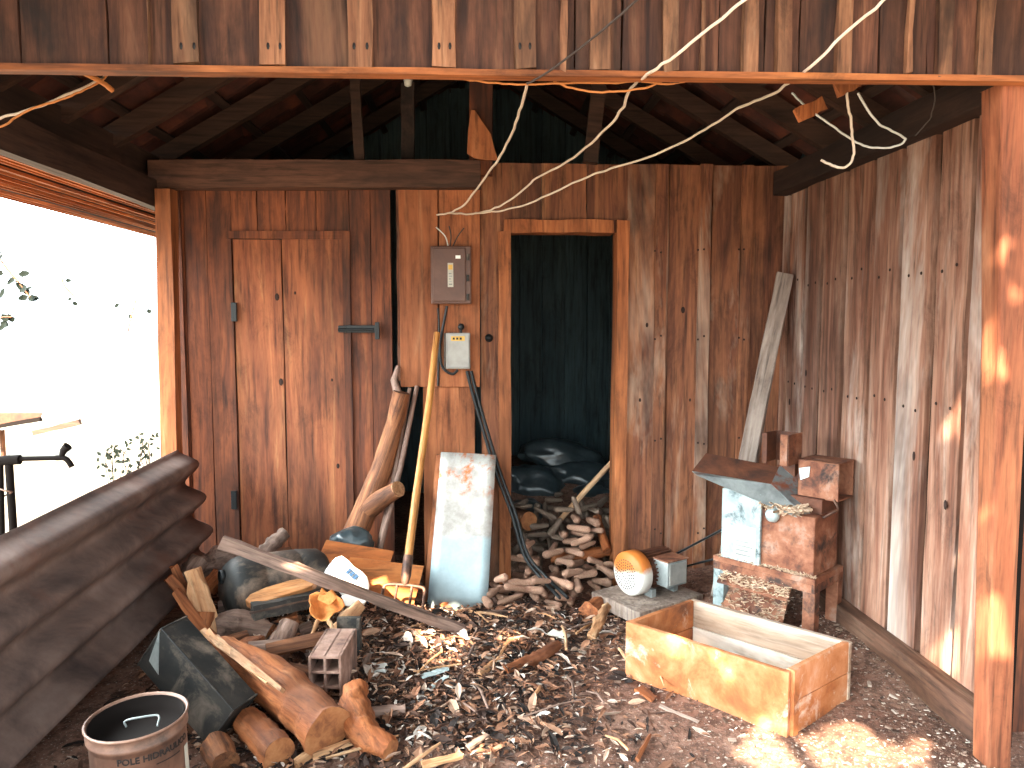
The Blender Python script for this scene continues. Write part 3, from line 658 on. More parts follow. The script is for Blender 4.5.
# ================================================================== GRINDER
O = V((1.19, 3.74, 0)); U = V((.6615, -.75, 0)); W = V((.75, .6615, 0))
def P(u, v, w): return O + U * u + W * v + V((0, 0, w))
def pbox(mb, u0, u1, v0, v1, w0, w1): mb.obox(P((u0 + u1) / 2, (v0 + v1) / 2, (w0 + w1) / 2), U * ((u1 - u0) / 2), W * ((v1 - v0) / 2), V((0, 0, (w1 - w0) / 2))); return mb
gm = thing('feed_grinder', P(.26, .15, 0), 'rusty feed grinder with a sheet hopper on a steel stand', 'grinder')
zb = -.02
for (u, v) in ((.025, .025), (.495, .025), (.025, .275), (.495, .275)):
    mb = MB(); pbox(mb, u - .03, u + .03, v - .025, v + .025, zb + H(*P(u, v, 0).xy), .285); mb.build('leg', M['paleplate'] if (u < .1 and v < .1) else M['rust'], gm, bevel=.003)
mb = MB(); pbox(mb, -.005, .525, -.005, .305, .29, .318); 
pbox(mb, -.005, .525, -.004, .012, .25, .29); pbox(mb, .508, .525, -.005, .305, .25, .29)
mb.build('stand_top', M['rust'], gm, bevel=.003)
mb = MB(); mb.prism([P(.06, .06, .27), P(.40, .06, .27), P(.42, -.06, .20), P(.05, -.06, .20)], V((0, 0, .012))); ch = mb.build('upper_chute', M['rust'], gm, bevel=.003)
mb = MB(); mb.prism([P(.06, .10, .19), P(.36, .10, .19), P(.38, -.02, .05), P(.05, -.02, .05)], V((0, 0, .012))); ch2 = mb.build('lower_chute', M['rust'], gm, bevel=.003)
def chaff(name, parent, n, fn, size=.014):
    mb = MB()
    for _ in range(n):
        c = fn(); d = V((R.uniform(-1, 1), R.uniform(-1, 1), R.uniform(-.25, .25))).normalized(); s0 = size * R.uniform(.5, 1.4)
        mb.board(c - d * s0, c + d * s0, V((R.uniform(-1, 1), R.uniform(-1, 1), .3)), size * .35, size * .12, 1)
    o = mb.build(name, M['straw'], parent); o['kind'] = 'stuff'; return o
def onq(a, b, c, d, lift):
    s_, t = R.random(), R.random(); return a.lerp(b, s_).lerp(d.lerp(c, s_), t) + V((0, 0, lift + R.uniform(0, .012)))
chaff('chaff', ch, 420, lambda: onq(P(.06, .06, .27), P(.40, .06, .27), P(.42, -.06, .20), P(.05, -.06, .20), .014))
chaff('chaff', ch2, 320, lambda: onq(P(.06, .10, .19), P(.36, .10, .19), P(.38, -.02, .05), P(.05, -.02, .05), .014))
mb = MB(); pbox(mb, .04, .505, .02, .275, .318, .60); bd = mb.build('body', M['rust'], gm, bevel=.006)
mb = MB(); pbox(mb, .045, .50, .10, .27, .60, .67); mb.build('throat_box', M['rustdark'], gm, bevel=.004)
mb = MB(); pbox(mb, .035, .245, .000, .018, .318, .67); wp = mb.build('side_panel', M['paleplate'], gm, bevel=.003)
mb = MB(); pbox(mb, .11, .225, -.004, -.001, .335, .50); lb = mb.build('label_sheet', M['paper'], wp)
mb = MB()
for k in range(4): pbox(mb, .12, .21 - .02 * (k % 2), -.006, -.0045, .35 + .022 * k, .358 + .022 * k)
mb.build('print', M['greysteel'], lb)
# upper housing with open end
mb = MB(); u0, u1, v0, v1, w0, w1, t = .365, .56, .13, .30, .665, .845, .006
pbox(mb, u0, u1, v0, v0 + t, w0, w1); pbox(mb, u0, u1, v1 - t, v1, w0, w1); pbox(mb, u0, u1, v0, v1, w1 - t, w1); pbox(mb, u0, u1, v0, v1, w0, w0 + t); pbox(mb, u0, u0 + t, v0, v1, w0, w1)
uh = mb.build('upper_housing', M['rust'], gm)
mb = MB(); pbox(mb, u0 + .10, u0 + .11, v0 + t, v1 - t, w0 + t, w1 - t); mb.build('inner_baffle', M['blacksteel'], uh)
mb = MB(); mb.prism([P(.37, .128, .80), P(.425, .128, .815), P(.42, .128, .765), P(.38, .128, .745)], W * -.003); mb.build('paint_patch', M['galv'], uh)
# square chimney duct open at the front
mb = MB(); u0, u1, v0, v1, w0, w1 = .175, .31, .13, .27, .80, .95
pbox(mb, u0, u0 + t, v0, v1, w0, w1); pbox(mb, u1 - t, u1, v0, v1, w0, w1); pbox(mb, u0, u1, v1 - t, v1, w0, w1); pbox(mb, u0, u0 + .025, v0, v0 + t, w0, w1); pbox(mb, u1 - .04, u1, v0, v0 + t, w0, w1)
pbox(mb, .22, .30, .23, .27, .66, .81)
mb.build('square_duct', M['rustdark'], gm)
mb = MB(); pbox(mb, u1 - .038, u1 - .002, v0 - .004, v0 - .001, w0, w1 + .003); pbox(mb, u1 + .001, u1 + .004, v0, v1, w0, w1 + .003); mb.build('duct_corner', M['rust'], gm)
# hopper
M['throat'] = blotchy('rust_edged_grey_steel', ['4a4a4a', '6f7272', '858885'], 7, .6, .3, .2, extra='7e4229', extra_rng=(.46, .58), extra_scale=7)
A_, B_, C_, D_, E_, A2 = at(692, 471, 3.76), at(706, 453, 3.88), at(779, 467, 3.72), at(771, 484, 3.60), at(813, 524, 3.40), at(697, 475, 3.70)
hp = bpy.data.objects.new('hopper', None)
mb = MB(); nrm = (D_ - A_).cross(E_ - A_).normalized(); mb.prism([A_, D_, E_, A2], nrm * .006); hopper = mb.build('hopper', M['greysteel'], gm)
mb = MB(); nb = (B_ - A_).cross(C_ - A_).normalized(); mb.prism([A_, B_, C_, D_], nb * .006); mb.build('back_wall', M['rustdark'], hopper)
th_ = [C_, at(793, 465, 3.74), at(807, 472, 3.68), at(811, 486, 3.60), at(809, 516, 3.46), E_, D_]
cen = V((0, 0, 0)); 
for p in th_: cen += p / len(th_)
mb = MB(); mb.add(th_ + [cen + V((.03, .03, 0))], [(i, (i + 1) % 7, 7) for i in range(7)]); mb.build('throat_plate', M['throat'], hopper, solid=.006)
mb = MB(); ee = [at(778, 466, 3.73), at(793, 464, 3.745), at(807, 471, 3.685), at(811, 486, 3.605), at(810, 512, 3.47)]; mb.tube(spline(ee, 4), .006, 6); mb.build('rim', M['rust'], hopper)
mb = MB(); p = at(773, 515, 3.52); mb.lathe([(0, -.012), (.03, -.012), (.036, 0), (.03, .02), (.012, .035), (0, .036)], p, -W + U * -.3, 18); mb.build('shaft_cap', M['galv'], gm)
chaff('straw_clump', gm, 160, lambda: P(R.uniform(.24, .44), R.uniform(.0, .10), .60 + R.uniform(.0, .035) ), .03)
chaff('chaff', gm, 260, lambda: P(R.uniform(.02, .52), R.uniform(-.0, .03), .318 + R.uniform(.0, .012) ), .012)
mb = MB(); mb.tube(spline([at(823, 518, 3.40), at(832, 513, 3.38), at(838, 509, 3.39), at(834, 500, 3.42)], 4), .006, 6); mb.build('bent_wire', M['forksteel'], gm)
mb = MB(); pbox(mb, .06, .2, .05, .08, .02, .03); mb.box
# pulley on the grinder behind the panel
adir = V((.85, .53, 0)).normalized()
mp_, gp = at(674, 562, 4.20), at(748, 535, 3.865)
mb = MB(); mb.lathe([(0, -.03), (.02, -.03), (.08, -.025), (.068, -.008), (.068, .008), (.08, .025), (.02, .03), (0, .03)], gp, adir, 24); mb.tube([gp - adir * .03, gp + adir * .12], .012, 8); mb.build('pulley', M['rustdark'], gm)
# ================================================================== MOTOR
fc = at(627, 574, 4.00); 
em = thing('electric_motor', (fc.x + .14, fc.y + .09, H(fc.x + .14, fc.y + .09)), 'rusty electric motor with a slotted white fan cover by the doorway', 'motor')
mb = MB(); mb.lathe([(0, -.012), (.06, -.012), (.085, -.008), (.096, 0), (.110, .004), (.120, .012), (.121, .075), (.112, .085), (.10, .088)], fc, adir, 36)
s = NT('rust_topped_white_cover'); n1 = s.noise(5, (1, 1, 1), 6, .65); sp = s.n.new('ShaderNodeSeparateXYZ'); s.link(s.tc.outputs['Generated'], sp.inputs[0])
ad = s.n.new('ShaderNodeMath'); ad.operation = 'MULTIPLY_ADD'; s.link(n1, ad.inputs[0]); ad.inputs[1].default_value = .7; s.link(sp.outputs['Z'], ad.inputs[2])
col = s.mix(s.ramp(ad.outputs[0], [(.88, 0.), (1.0, 1.)]), 'c9c4bc', 'b9692c'); M['cover'] = s.done(col, .5, n1, .1)
fcv = mb.build('fan_cover', M['cover'], em)
mb = MB()
for ring, n in ((.022, 8), (.036, 13), (.050, 18), (.064, 23), (.078, 28)):
    for k in range(n):
        an = 2 * PI * k / n; _, a, b = basis(adir)
        if ring > .07 and 5 < k < 9: continue
        hc = -.0125 if ring < .06 else (-.0125 + (ring - .06) * .16)
        p = fc + adir * (hc - .0006) + a * (math.cos(an) * ring) + b * (math.sin(an) * ring); mb.lathe([(0, -.0008), (.0042, -.0006), (.0046, .0006)], p, adir, 6)
mb.build('vent_slots', M['ink'], fcv)
mb = MB(); mb.lathe([(0, .08), (.088, .08), (.09, .10), (.09, .30), (.07, .325), (.02, .33), (0, .33)], fc, adir, 28)
for k in range(30):
    an = 2 * PI * k / 30; _, a, b = basis(adir); rd = a * math.cos(an) + b * math.sin(an)
    mb.obox(fc + adir * .2 + rd * .096, adir * .095, rd * .010, adir.cross(rd) * .003)
mb.build('finned_housing', M['rustdark'], em)
sdv = V((.53, -.85, 0)).normalized()
mb = MB(); c = fc + adir * .21 + sdv * .115 + V((0, 0, .01)); mb.obox(c, adir * .075, sdv * .055, V((0, 0, .07))); tb = mb.build('terminal_box', M['greysteel'], em, bevel=.006)
mb = MB(); mb.obox(c + adir * .077, adir * .004, sdv * .046, V((0, 0, .058))); mb.obox(c + sdv * .057, adir * .062, sdv * .004, V((0, 0, .058))); mb.build('cover_plate', M['greybox'], tb, bevel=.003)
mb = MB(); mb.obox(c + V((0, 0, .073)), adir * .08, sdv * .06, V((0, 0, .004))); mb.build('rusty_lid', M['rust'], tb, bevel=.002)
mb = MB()
for t_ in (.10, .27):
    for s_ in (-1, 1): mb.obox(fc + adir * t_ + sdv * (.075 * s_) + V((0, 0, -.098)), adir * .018, sdv * .03, V((0, 0, .022)))
mb.build('foot', M['greysteel'], em, bevel=.003)
mb = MB(); mb.lathe([(0, .33), (.014, .33), (.014, .36), (.042, .36), (.034, .372), (.034, .388), (.042, .40), (0, .40)], fc, adir, 20); mb.build('pulley', M['rustdark'], em)
p1 = fc + adir * .38; p2 = gp
d12 = p2 - p1; d12 -= adir * d12.dot(adir); up12 = adir.cross(d12.normalized())
for o_, lab in ((-.006, 'dark drive belt from the motor to the grinder, nearer strand'), (.010, 'grey drive belt from the motor to the grinder, farther strand')):
    pts = []
    for k in range(13):
        an = PI / 2 + PI * k / 12; pts.append(p1 + adir * o_ + d12.normalized() * (.038 * math.cos(an)) + up12 * (.038 * math.sin(an)))
    for k in range(13):
        an = -PI / 2 + PI * k / 12; pts.append(p1 + d12 + adir * o_ + d12.normalized() * (.075 * math.cos(an)) + up12 * (.075 * math.sin(an)))
    pts.append(pts[0]); mb = MB(); mb.tube(pts, .006, 6); tag(mb.build('drive_belt', M['black'] if o_ < 0 else M['greybox']), lab, 'belt')
mb = MB(); c0 = fc + adir * .12; zt = fc.z - .121
mb.obox(V((c0.x + .02, c0.y - .02, (zt - .06) / 2)), adir * .24, sdv * .19, V((0, 0, (zt + .06) / 2 - .001))); tag(mb.build('motor_plinth', M['plank'], bevel=.006), 'low grey slab under the electric motor', 'slab')

# ================================================================== FEED BOX
FR, FL, BR = on(787, 738), on(625, 676), on(850, 698); BL = FL + BR - FR
hb = .25
z0 = -.01
bxo = thing('feed_box', ((FR.x + BL.x) / 2, (FR.y + BL.y) / 2, 0), 'open wooden feed box with whitish worn sides in front of the grinder', 'wooden box')
def wallpanel(a, b, mat, name, inset, tz=0., plank=2):
    a, b = V((a.x, a.y, z0)), V((b.x, b.y, z0)); d = (b - a).normalized(); nn = V((0, 0, 1)).cross(d); mb = MB(); hh = (hb + tz) / plank
    for k in range(plank):
        mb.obox((a + b) / 2 + nn * inset + V((0, 0, hh * (k + .5))), d * ((b - a).length / 2), nn * .0115, V((0, 0, hh / 2 - .0015)))
    d_, s_, n_ = d, nn, V((0, 0, 1))
    return mb.build(name, mat, bxo, bevel=.002, M0=Matrix.Translation((a + b) / 2) @ Matrix((d, nn, V((0, 0, 1)))).transposed().to_4x4())
wallpanel(FL, FR, M['boxwood'], 'front_panel', .012, 0, 1); wallpanel(BL, BR, M['boxin'], 'rear_panel', -.012)
ia = (FR - FL).normalized() * .024
wallpanel(FR + (BR - FR).normalized() * .024, BR - (BR - FR).normalized() * .024, M['boxwood'], 'end_panel', .012, .004); wallpanel(FL + (BL - FL).normalized() * .024, BL - (BL - FL).normalized() * .024, M['boxwood'], 'end_panel', -.012)
mb = MB(); ce = (FR + BL) / 2; mb.obox((ce.x, ce.y, .02), (FR - FL) / 2 - ia, (BR - FR) / 2 - (BR - FR).normalized() * .024, (0, 0, .009)); mb.build('bottom_panel', M['boxin'], bxo)
mb = MB(); q = FR - (FR - FL).normalized() * .0 ; e1 = (FR - FL).normalized(); e2 = (BR - FR).normalized()
mb.obox(V((FR.x, FR.y, z0 + .13)) + e1 * .004 + e2 * .035, e1 * .008, e2 * .018, V((0, 0, .125))); mb.build('corner_strip', M['boxwood'], bxo, bevel=.002)
# ================================================================== CORRUGATED SHEETS
def corr(name, top, bot, y0, y1, amp, pitch, mat, label, thick=.007, ragged=.01, tilt=0.):
    mb = MB(); top, bot = V(top), V(bot); d = bot - top; L = d.length; d.normalize(); n = V((-d.z, 0, d.x)); n = n if n.x > 0 else -n
    m = int(L / pitch * 12); ny = 14; vs = []; fs = []
    for j in range(ny + 1):
        y = y0 + (y1 - y0) * j / ny
        for i in range(m + 1):
            s_ = L * i / m; p = top + d * s_ + n * (amp * -math.cos(2 * PI * s_ / pitch)) 
            e = ragged * mnoise.noise(V((s_ * 9, j, 3))) if j == ny else 0
            vs.append((p.x, y + e, p.z + tilt * (y1 - y) + .004 * mnoise.noise(V((y * 2, s_ * 3, 7)))))
    for j in range(ny):
        for i in range(m):
            a = j * (m + 1) + i; fs.append((a, a + 1, a + m + 2, a + m + 1))
    mb.add(vs, fs, True); return tag(mb.build(name, M[mat], solid=thick, axis=(0, 0, 1)), label, 'corrugated sheet')
corr('corrugated_sheet', (-1.635, 0, .80), (-1.52, 0, .14), .9, 4.26, .05, .19, 'cement', 'big brown stained corrugated sheet standing along the left opening', tilt=-.024)
corr('corrugated_sheet', (-1.74, 0, .60), (-1.66, 0, .0), 1.0, 4.22, .03, .19, 'blacksteel', 'second corrugated sheet in shadow under the big stained one')  # black colour imitates the shadow this sheet stands in
# ================================================================== BUCKET
bc = V((-.915, 2.02, 0)); br_ = .128; bh = .44
tl_ = V((-.03, -.02, 1)).normalized()
bk = thing('oil_bucket', bc, 'stained metal hydraulic oil bucket with black print in the near corner', 'bucket')
mb = MB(); mb.lathe([(0, 0), (br_ - .012, 0), (br_ - .01, .01), (br_ - .008, bh - .04), (br_ - .002, bh - .035), (br_ - .002, bh - .028), (br_ - .006, bh - .022), (br_ - .005, bh - .006), (br_ - .003, bh), (br_ - .005, bh + .001), (br_ - .007, bh - .004), (br_ - .008, bh - .05), (0, bh - .05)], bc, tl_, 48)
body = mb.build('body', M['bucket'], bk)
mb = MB(); mb.lathe([(br_ - .0095, bh - .002), (br_ - .0095, bh - .047), (0, bh - .046)], bc, tl_, 40); lidp = mb.build('sunken_lid', M['matte_dark'], bk)
mb = MB(); c = bc + tl_ * (bh - .04); mb.tube(spline([c + V((-.04, .02, 0)), c + V((-.04, .02, .018)), c + V((.02, .035, .022)), c + V((.042, .035, .02)), c + V((.043, .02, .0))], 4), .0028, 6); mb.build('wire_handle', M['greysteel'], lidp)
mb = MB(); c = bc + tl_ * bh; mb.lathe([(br_ - .004, -.003), (br_ + .001, -.003), (br_ + .002, .001), (br_ - .002, .004), (br_ - .005, .001)], c, tl_, 48); mb.build('rolled_rim', M['bucket'], bk)
def wraptext(txt, size, ang0, zc, par, name, mat):
    cu = bpy.data.curves.new('print', 'FONT'); cu.body = txt; cu.size = size; cu.offset = size * .022; cu.extrude = .0006; cu.align_x = 'CENTER'; cu.resolution_u = 3
    to = bpy.data.objects.new('print', cu); C.objects.link(to); dg = bpy.context.evaluated_depsgraph_get(); me = bpy.data.meshes.new_from_object(to.evaluated_get(dg))
    bm = bmesh.new(); bm.from_mesh(me); bmesh.ops.triangulate(bm, faces=bm.faces[:])
    mb = MB(); _, a, b = basis(tl_, V((1, 0, 0))); r = br_ - .0072
    vs = []
    for v in bm.verts:
        an = ang0 + v.co.x / r; vs.append(bc + tl_ * (zc + v.co.y) + V((math.cos(an), math.sin(an), 0)) * (r + .0005 + v.co.z))
    mb.add(vs, [[v.index for v in f.verts] for f in bm.faces]); bm.free()
    bpy.data.objects.remove(to); bpy.data.curves.remove(cu); bpy.data.meshes.remove(me)
    return mb.build(name, mat, par)
wraptext('POLE HIDRAULICO', .0235, -PI / 2 + .82, bh - .068, body, 'lettering', M['ink'])
def wrapquad(a0, a1, z0_, z1_, name, mat, off=.0006):
    mb = MB(); r = br_ - .0072 + off; n = 8; vs = []
    for k in range(n + 1):
        an = a0 + (a1 - a0) * k / n
        for z in (z0_, z1_): vs.append(bc + tl_ * z + V((math.cos(an), math.sin(an), 0)) * r)
    mb.add(vs, [(2 * k, 2 * k + 2, 2 * k + 3, 2 * k + 1) for k in range(n)]); return mb.build(name, mat, body)
wrapquad(-PI / 2 + .75, -PI / 2 + 1.35, bh - .086, bh - .083, 'printed_line', M['ink']); wrapquad(-PI / 2 + 1.52, -PI / 2 + 1.75, bh - .17, bh - .085, 'white_label', M['paper'])
# ================================================================== TIN CAN
p2, p3 = at(187, 616, 2.78), at(257, 694, 2.66)
a_ = (p3 - p2); Lt = a_.length; a_.normalize()
b1 = (V((-.72, 0, -.68)) - a_ * V((-.72, 0, -.68)).dot(a_)).normalized(); b2 = a_.cross(b1); b2 = b2 if b2.y < 0 else -b2
th = math.radians(72); e2 = (b1 * math.cos(th) + b2 * math.sin(th)); e3 = (b1 * math.sin(th) - b2 * math.cos(th)); L2 = .12; L3 = .20
ctr = p2 + a_ * Lt / 2 + e2 * L2 / 2 + e3 * L3 / 2
tn = thing('square_tin', (ctr.x, ctr.y, .02), 'dented sooty square tin tipped over behind the oil bucket', 'tin can')
mb = MB(); mb.obox(ctr, a_ * Lt / 2, e2 * L2 / 2, e3 * L3 / 2); mb.build('body', M['blacksteel'], tn, bevel=.006, axis=a_)
for s_ in (-1, 1):
    mb = MB(); c4 = [ctr + a_ * (s_ * Lt / 2) + e2 * (i * L2 / 2) + e3 * (j * L3 / 2) for i, j in ((-1, -1), (1, -1), (1, 1), (-1, 1), (-1, -1))]
    for q0, q1 in zip(c4, c4[1:]): mb.tube([q0, q1], .0035, 6)
    mb.build('folded_rim', M['blacksteel'], tn)
mb = MB(); c4 = ctr + e2 * L2 / 2 - e3 * L3 / 2; mb.tube([c4 - a_ * Lt / 2, c4 + a_ * Lt / 2], .004, 6); mb.build('side_seam', M['blacksteel'], tn)
mb = MB(); q = p2 + e2 * (L2 + .0015) - e3 * 0 ; mb.prism([q + e3 * .01 + a_ * .0, q + e3 * .14 + a_ * .03, q + e3 * .15 + a_ * .09], e2 * .002); mb.build('painted_streak', M['greysteel'], tn)  # pale triangle paints a streak of reflected light on the tin
# ================================================================== PILE
def log(name, pts, rads, mat, label, cat='log', n=14, rough=.1, ends='endgrain', parts=True, group=None, squash=1.):
    pts = [V(p) for p in pts]
    t = None; P_ = spline(pts, 8) if len(pts) > 2 else [pts[0].lerp(pts[1], q / 8) for q in range(9)]
    if not isinstance(rads, (list, tuple)): rads = [rads] * len(pts)
    rr = []
    for k in range(len(P_)):
        u = k / max(1, len(P_) - 1) * (len(rads) - 1); i = min(int(u), len(rads) - 2); rr.append(rads[i] + (rads[i + 1] - rads[i]) * (u - i))
    mb = MB(); R_state = R.getstate(); mb.tube(P_, [q * (1 + .10 * mnoise.noise(V((k * .55, pts[0].x * 9, 1)))) for k, q in enumerate(rr)], n + 4, rough * 1.3, True, squash); n += 4; ax = pts[-1] - pts[0]
    o = tag(mb.build(name, M[mat], axis=ax, origin=pts[0]), label, cat, group)
    if parts:
        e = MB(); d = (P_[-1] - P_[-2]).normalized(); nv = [v for v in mb.v[-n:]]
        e.add([v + d * .0008 for v in nv], [tuple(range(n))]); eo = e.build('cut_end', M[ends], o)
    return o
def pl(px, py, Y): return at(px, py, Y)
log('split_log', [on(220, 648, .20), on(258, 672, .16), on(298, 702, .12), on(328, 731, .095)], [.05, .078, .088, .086], 'log', 'largest orange log lying below the hollow brick', rough=.12)
mb = MB()
for k in range(4):
    mb.board(on(203 + 4 * k, 630 + 3 * k, .26), on(245 + 12 * k, 664 + 9 * k, .24), (R.uniform(-1, 1), 1, .4), .028, .016, 5, .006, .5)
tag(mb.build('log_splinters', M['palewood'], axis=on(257, 676, .2) - on(205, 632, .26)), 'pale splintered end of the largest log by the square tin', 'splinters', kind='stuff')
log('short_log', [on(246, 720, .07), on(262, 736, .06), on(279, 754, .055)], [.05, .056, .058], 'log', 'short orange log below the largest log beside the square tin')
log('bent_log', [on(356, 688, .10), on(354, 712, .075), on(367, 736, .06), on(391, 750, .045)], [.042, .06, .058, .036], 'log', 'bent orange log lying right of the hollow brick', rough=.2)
log('bark_roll', [on(372, 712, .04), on(405, 710, .03)], [.020, .021], 'greywood', 'short pale grey stick beside the bent log', 'stick', 10)
# split pieces standing up next to the sheet
mb = MB(); mb.board(pl(214, 652, 3.30), pl(192, 570, 3.40), (1, .3, 0), .115, .05, 8, .012, .55); tag(mb.build('split_firewood', M['palewood'], axis=pl(192, 570, 3.4) - pl(214, 652, 3.3), bevel=.006), 'upright pale split slab against the corrugated sheet', 'firewood')
for (a, b, r, lab) in ((((196, 612), (168, 577)), 3.36, .034, 'dark orange stick end poking up beside the pale slab, upper'), (((192, 602), (174, 566)), 3.44, .03, 'thin dark orange stick end poking up beside the pale slab, topmost'), (((204, 628), (176, 592)), 3.30, .03, 'dark orange stick end poking up beside the pale slab, lowest')):
    mb = MB(); q0, q1 = pl(*a[0], b), pl(*a[1], b + .02); mb.board(q0 + (q0 - q1) * .8, q1, (1, .4, 0), r * 1.7, r * 1.2, 5, .006, .7); tag(mb.build('split_firewood', M['log'], axis=q1 - q0), lab, 'firewood')
log('firewood', [pl(200, 655, 3.28), pl(206, 612, 3.35)], [.05, .045], 'log', 'reddish short log standing between pale slab and curved log', rough=.2)
log('curved_log', [pl(216, 628, 3.34), pl(240, 623, 3.38), pl(270, 634, 3.36)], [.055, .06, .05], 'greywood', 'curved pinkish log lying below the black drum', rough=.15)
mb = MB(); mb.obox(pl(250, 652, 3.2), V((.05, -.02, .012)), V((.02, .05, 0)), V((-.01, 0, .055))); tag(mb.build('chopped_block', M['log'], bevel=.014), 'squarish chopped wood block below the curved log', 'wood block')
log('firewood', [pl(268, 676, 3.14), pl(278, 650, 3.18), pl(290, 622, 3.26)], [.05, .052, .04], 'greywood', 'grey log standing on end between chopped block and brick', rough=.2)
log('firewood', [pl(282, 640, 3.34), pl(312, 630, 3.40)], [.036, .04], 'greywood', 'small pinkish log lying left of the hollow brick', rough=.12)
log('driftwood', [pl(196, 575, 3.80), pl(222, 562, 3.86), pl(252, 562, 3.92)], [.06, .08, .05], 'greywood', 'grey knotty wood lying against the dark wall behind the drum', rough=.35)
log('driftwood', [pl(262, 560, 3.86), pl(272, 545, 3.92), pl(286, 532, 3.97)], [.05, .04, .03], 'greywood', 'pale forked wood piece pointing up above the drum', rough=.3)
log('driftwood', [pl(278, 565, 3.78), pl(300, 560, 3.80), pl(314, 556, 3.84)], [.05, .04, .028], 'greywood', 'grey root piece beside the orange board corner', rough=.35)
log('driftwood', [pl(182, 585, 3.62), pl(200, 560, 3.72)], [.05, .045], 'greywood', 'stubby grey wood stump behind the pale upright slab', rough=.3)
log('firewood', [pl(205, 590, 3.66), pl(220, 574, 3.72)], [.05, .04], 'log', 'small orange brown log left of the black drum', rough=.3)
# black drum lying
dc0, dc1 = pl(231, 590, 3.52), pl(312, 578, 3.74)
ax = (dc1 - dc0).normalized(); r = .152
dm = thing('plastic_drum', ((dc0.x + dc1.x) / 2, (dc0.y + dc1.y) / 2, .05), 'scuffed black plastic drum lying half buried in firewood', 'drum')
mb = MB(); mb.lathe([(0, -.045), (.07, -.04), (.12, -.02), (r - .01, .01), (r, .04), (r, .12), (r - .006, .13), (r, .14), (r, .30), (r - .006, .31), (r, .32), (r - .01, .42), (.12, .45), (0, .46)], dc0, ax, 36); mb.build('body', M['drum'], dm, axis=ax)
mb = MB(); mb.lathe([(.025, -.05), (.032, -.05), (.032, -.03), (.025, -.03)], dc0 + V((0, 0, .07)), ax, 14); mb.build('bung', M['black'], dm)
# slab and dark beam on the drum
mb = MB(); o1 = [(245, 600), (250, 594), (266, 587), (290, 580), (310, 577), (316, 580), (312, 586), (290, 593), (268, 600), (252, 604)]
cen_ = pl(280, 590, 3.34)
mb.prism([pl(px, py, 3.34 + (594 - py) * .008) for px, py in o1], V((.0, .02, -.038))); tag(mb.build('half_log_slab', M['slab'], bevel=.004, axis=pl(312, 580, 3.4) - pl(248, 600, 3.3)), 'orange half round wood slab on the dark beam by the drum', 'slab')
q0, q1 = pl(252, 612, 3.24), pl(322, 596, 3.42); 
bmth = thing('painted_beam', (q0.lerp(q1, .5).x, q0.lerp(q1, .5).y, .2), 'dark weathered beam with a pale edge under the wood slab', 'beam')
mb = MB(); mb.board(q0, q1, (0, 0, 1), .062, .06, 6, .005); mb.build('timber', M['blacksteel'], bmth, axis=q1 - q0)
mb = MB(); dq = (q1 - q0).normalized(); mb.board(q0 + V((0, -.034, .008)), q1 + V((0, -.034, .008)), (0, 0, 1), .009, .006, 6, .002); mb.build('pale_edge', M['greywood'], bmth, axis=dq)
log('firewood', [pl(262, 640, 3.46), pl(300, 622, 3.52)], [.06, .05], 'log', 'dark log supporting the painted beam below the drum', rough=.2, parts=False)
# long stick
q0, q1 = pl(221, 542, 3.26), on(465, 631, .03)
mb = MB(); mb.board(q0, q1, (0, 0, 1), .052, .04, 14, .004, .8); tag(mb.build('long_stick', M['greywood'], axis=q1 - q0), 'long straight grey stick lying slanted across the whole pile', 'stick')
# orange boards
mb = MB(); Y0 = 3.98
mb.prism([pl(307, 585, 3.96), pl(326, 540, 4.08), pl(394, 551, 4.11), pl(380, 596, 3.99)], V((0, .016, -.004))); tag(mb.build('orange_board', M['ply'], bevel=.002), 'orange board leaning at the back of the pile, the taller one', 'board')
mb = MB(); mb.prism([pl(340, 598, 3.90), pl(350, 557, 4.05), pl(424, 566, 4.05), pl(412, 612, 3.92)], V((0, .016, -.004))); tag(mb.build('orange_board', M['ply'], bevel=.002), 'sunlit orange board behind the pitchfork tines', 'board')
# white plastic jug
q0, q1 = pl(330, 565, 3.66), pl(368, 597, 3.60); ax = (q1 - q0).normalized(); L = (q1 - q0).length
jg = thing('plastic_jug', (q0.lerp(q1, .5).x, q0.lerp(q1, .5).y, .22), 'crumpled white plastic jug with blue print on the orange boards', 'jug')
mb = MB(); mb.lathe([(0, 0), (.05, .004), (.074, .02), (.078, .06), (.072, L * .4), (.078, L * .6), (.074, L * .74), (.05, L * .88), (.022, L * .94), (.022, L), (0, L)], q0, ax, 24, True, .72); mb.build('body', M['plastic'], jg, axis=ax)
mb = MB(); mb.lathe([(0, L + .018), (.025, L + .018), (.026, L - .005), (.02, L - .005)], q0, ax, 18); mb.build('cap', M['blueprint'], jg)
mb = MB(); _, sa, sb = basis(ax); fr_ = V((.62, -.5, .60)); fr_ = (fr_ - ax * fr_.dot(ax)).normalized(); cr = ax.cross(fr_)
for k in range(6): mb.obox(q0 + ax * (L * .42 + .022 * (k % 3)) + fr_ * (.0745) + cr * (.018 * (k // 3) + .012), ax * .008, cr * .006, fr_ * .006)
mb.build('blue_print', M['blueprint'], jg)
# white scrap & dark tray
mb = MB(); mb.prism([pl(341, 596, 3.56), pl(354, 590, 3.58), pl(368, 598, 3.56), pl(362, 607, 3.53), pl(345, 606, 3.53)], V((0, .02, -.01))); tag(mb.build('plastic_scrap', M['plastic'], bevel=.004), 'crumpled white plastic scrap under the long stick', 'plastic scrap')
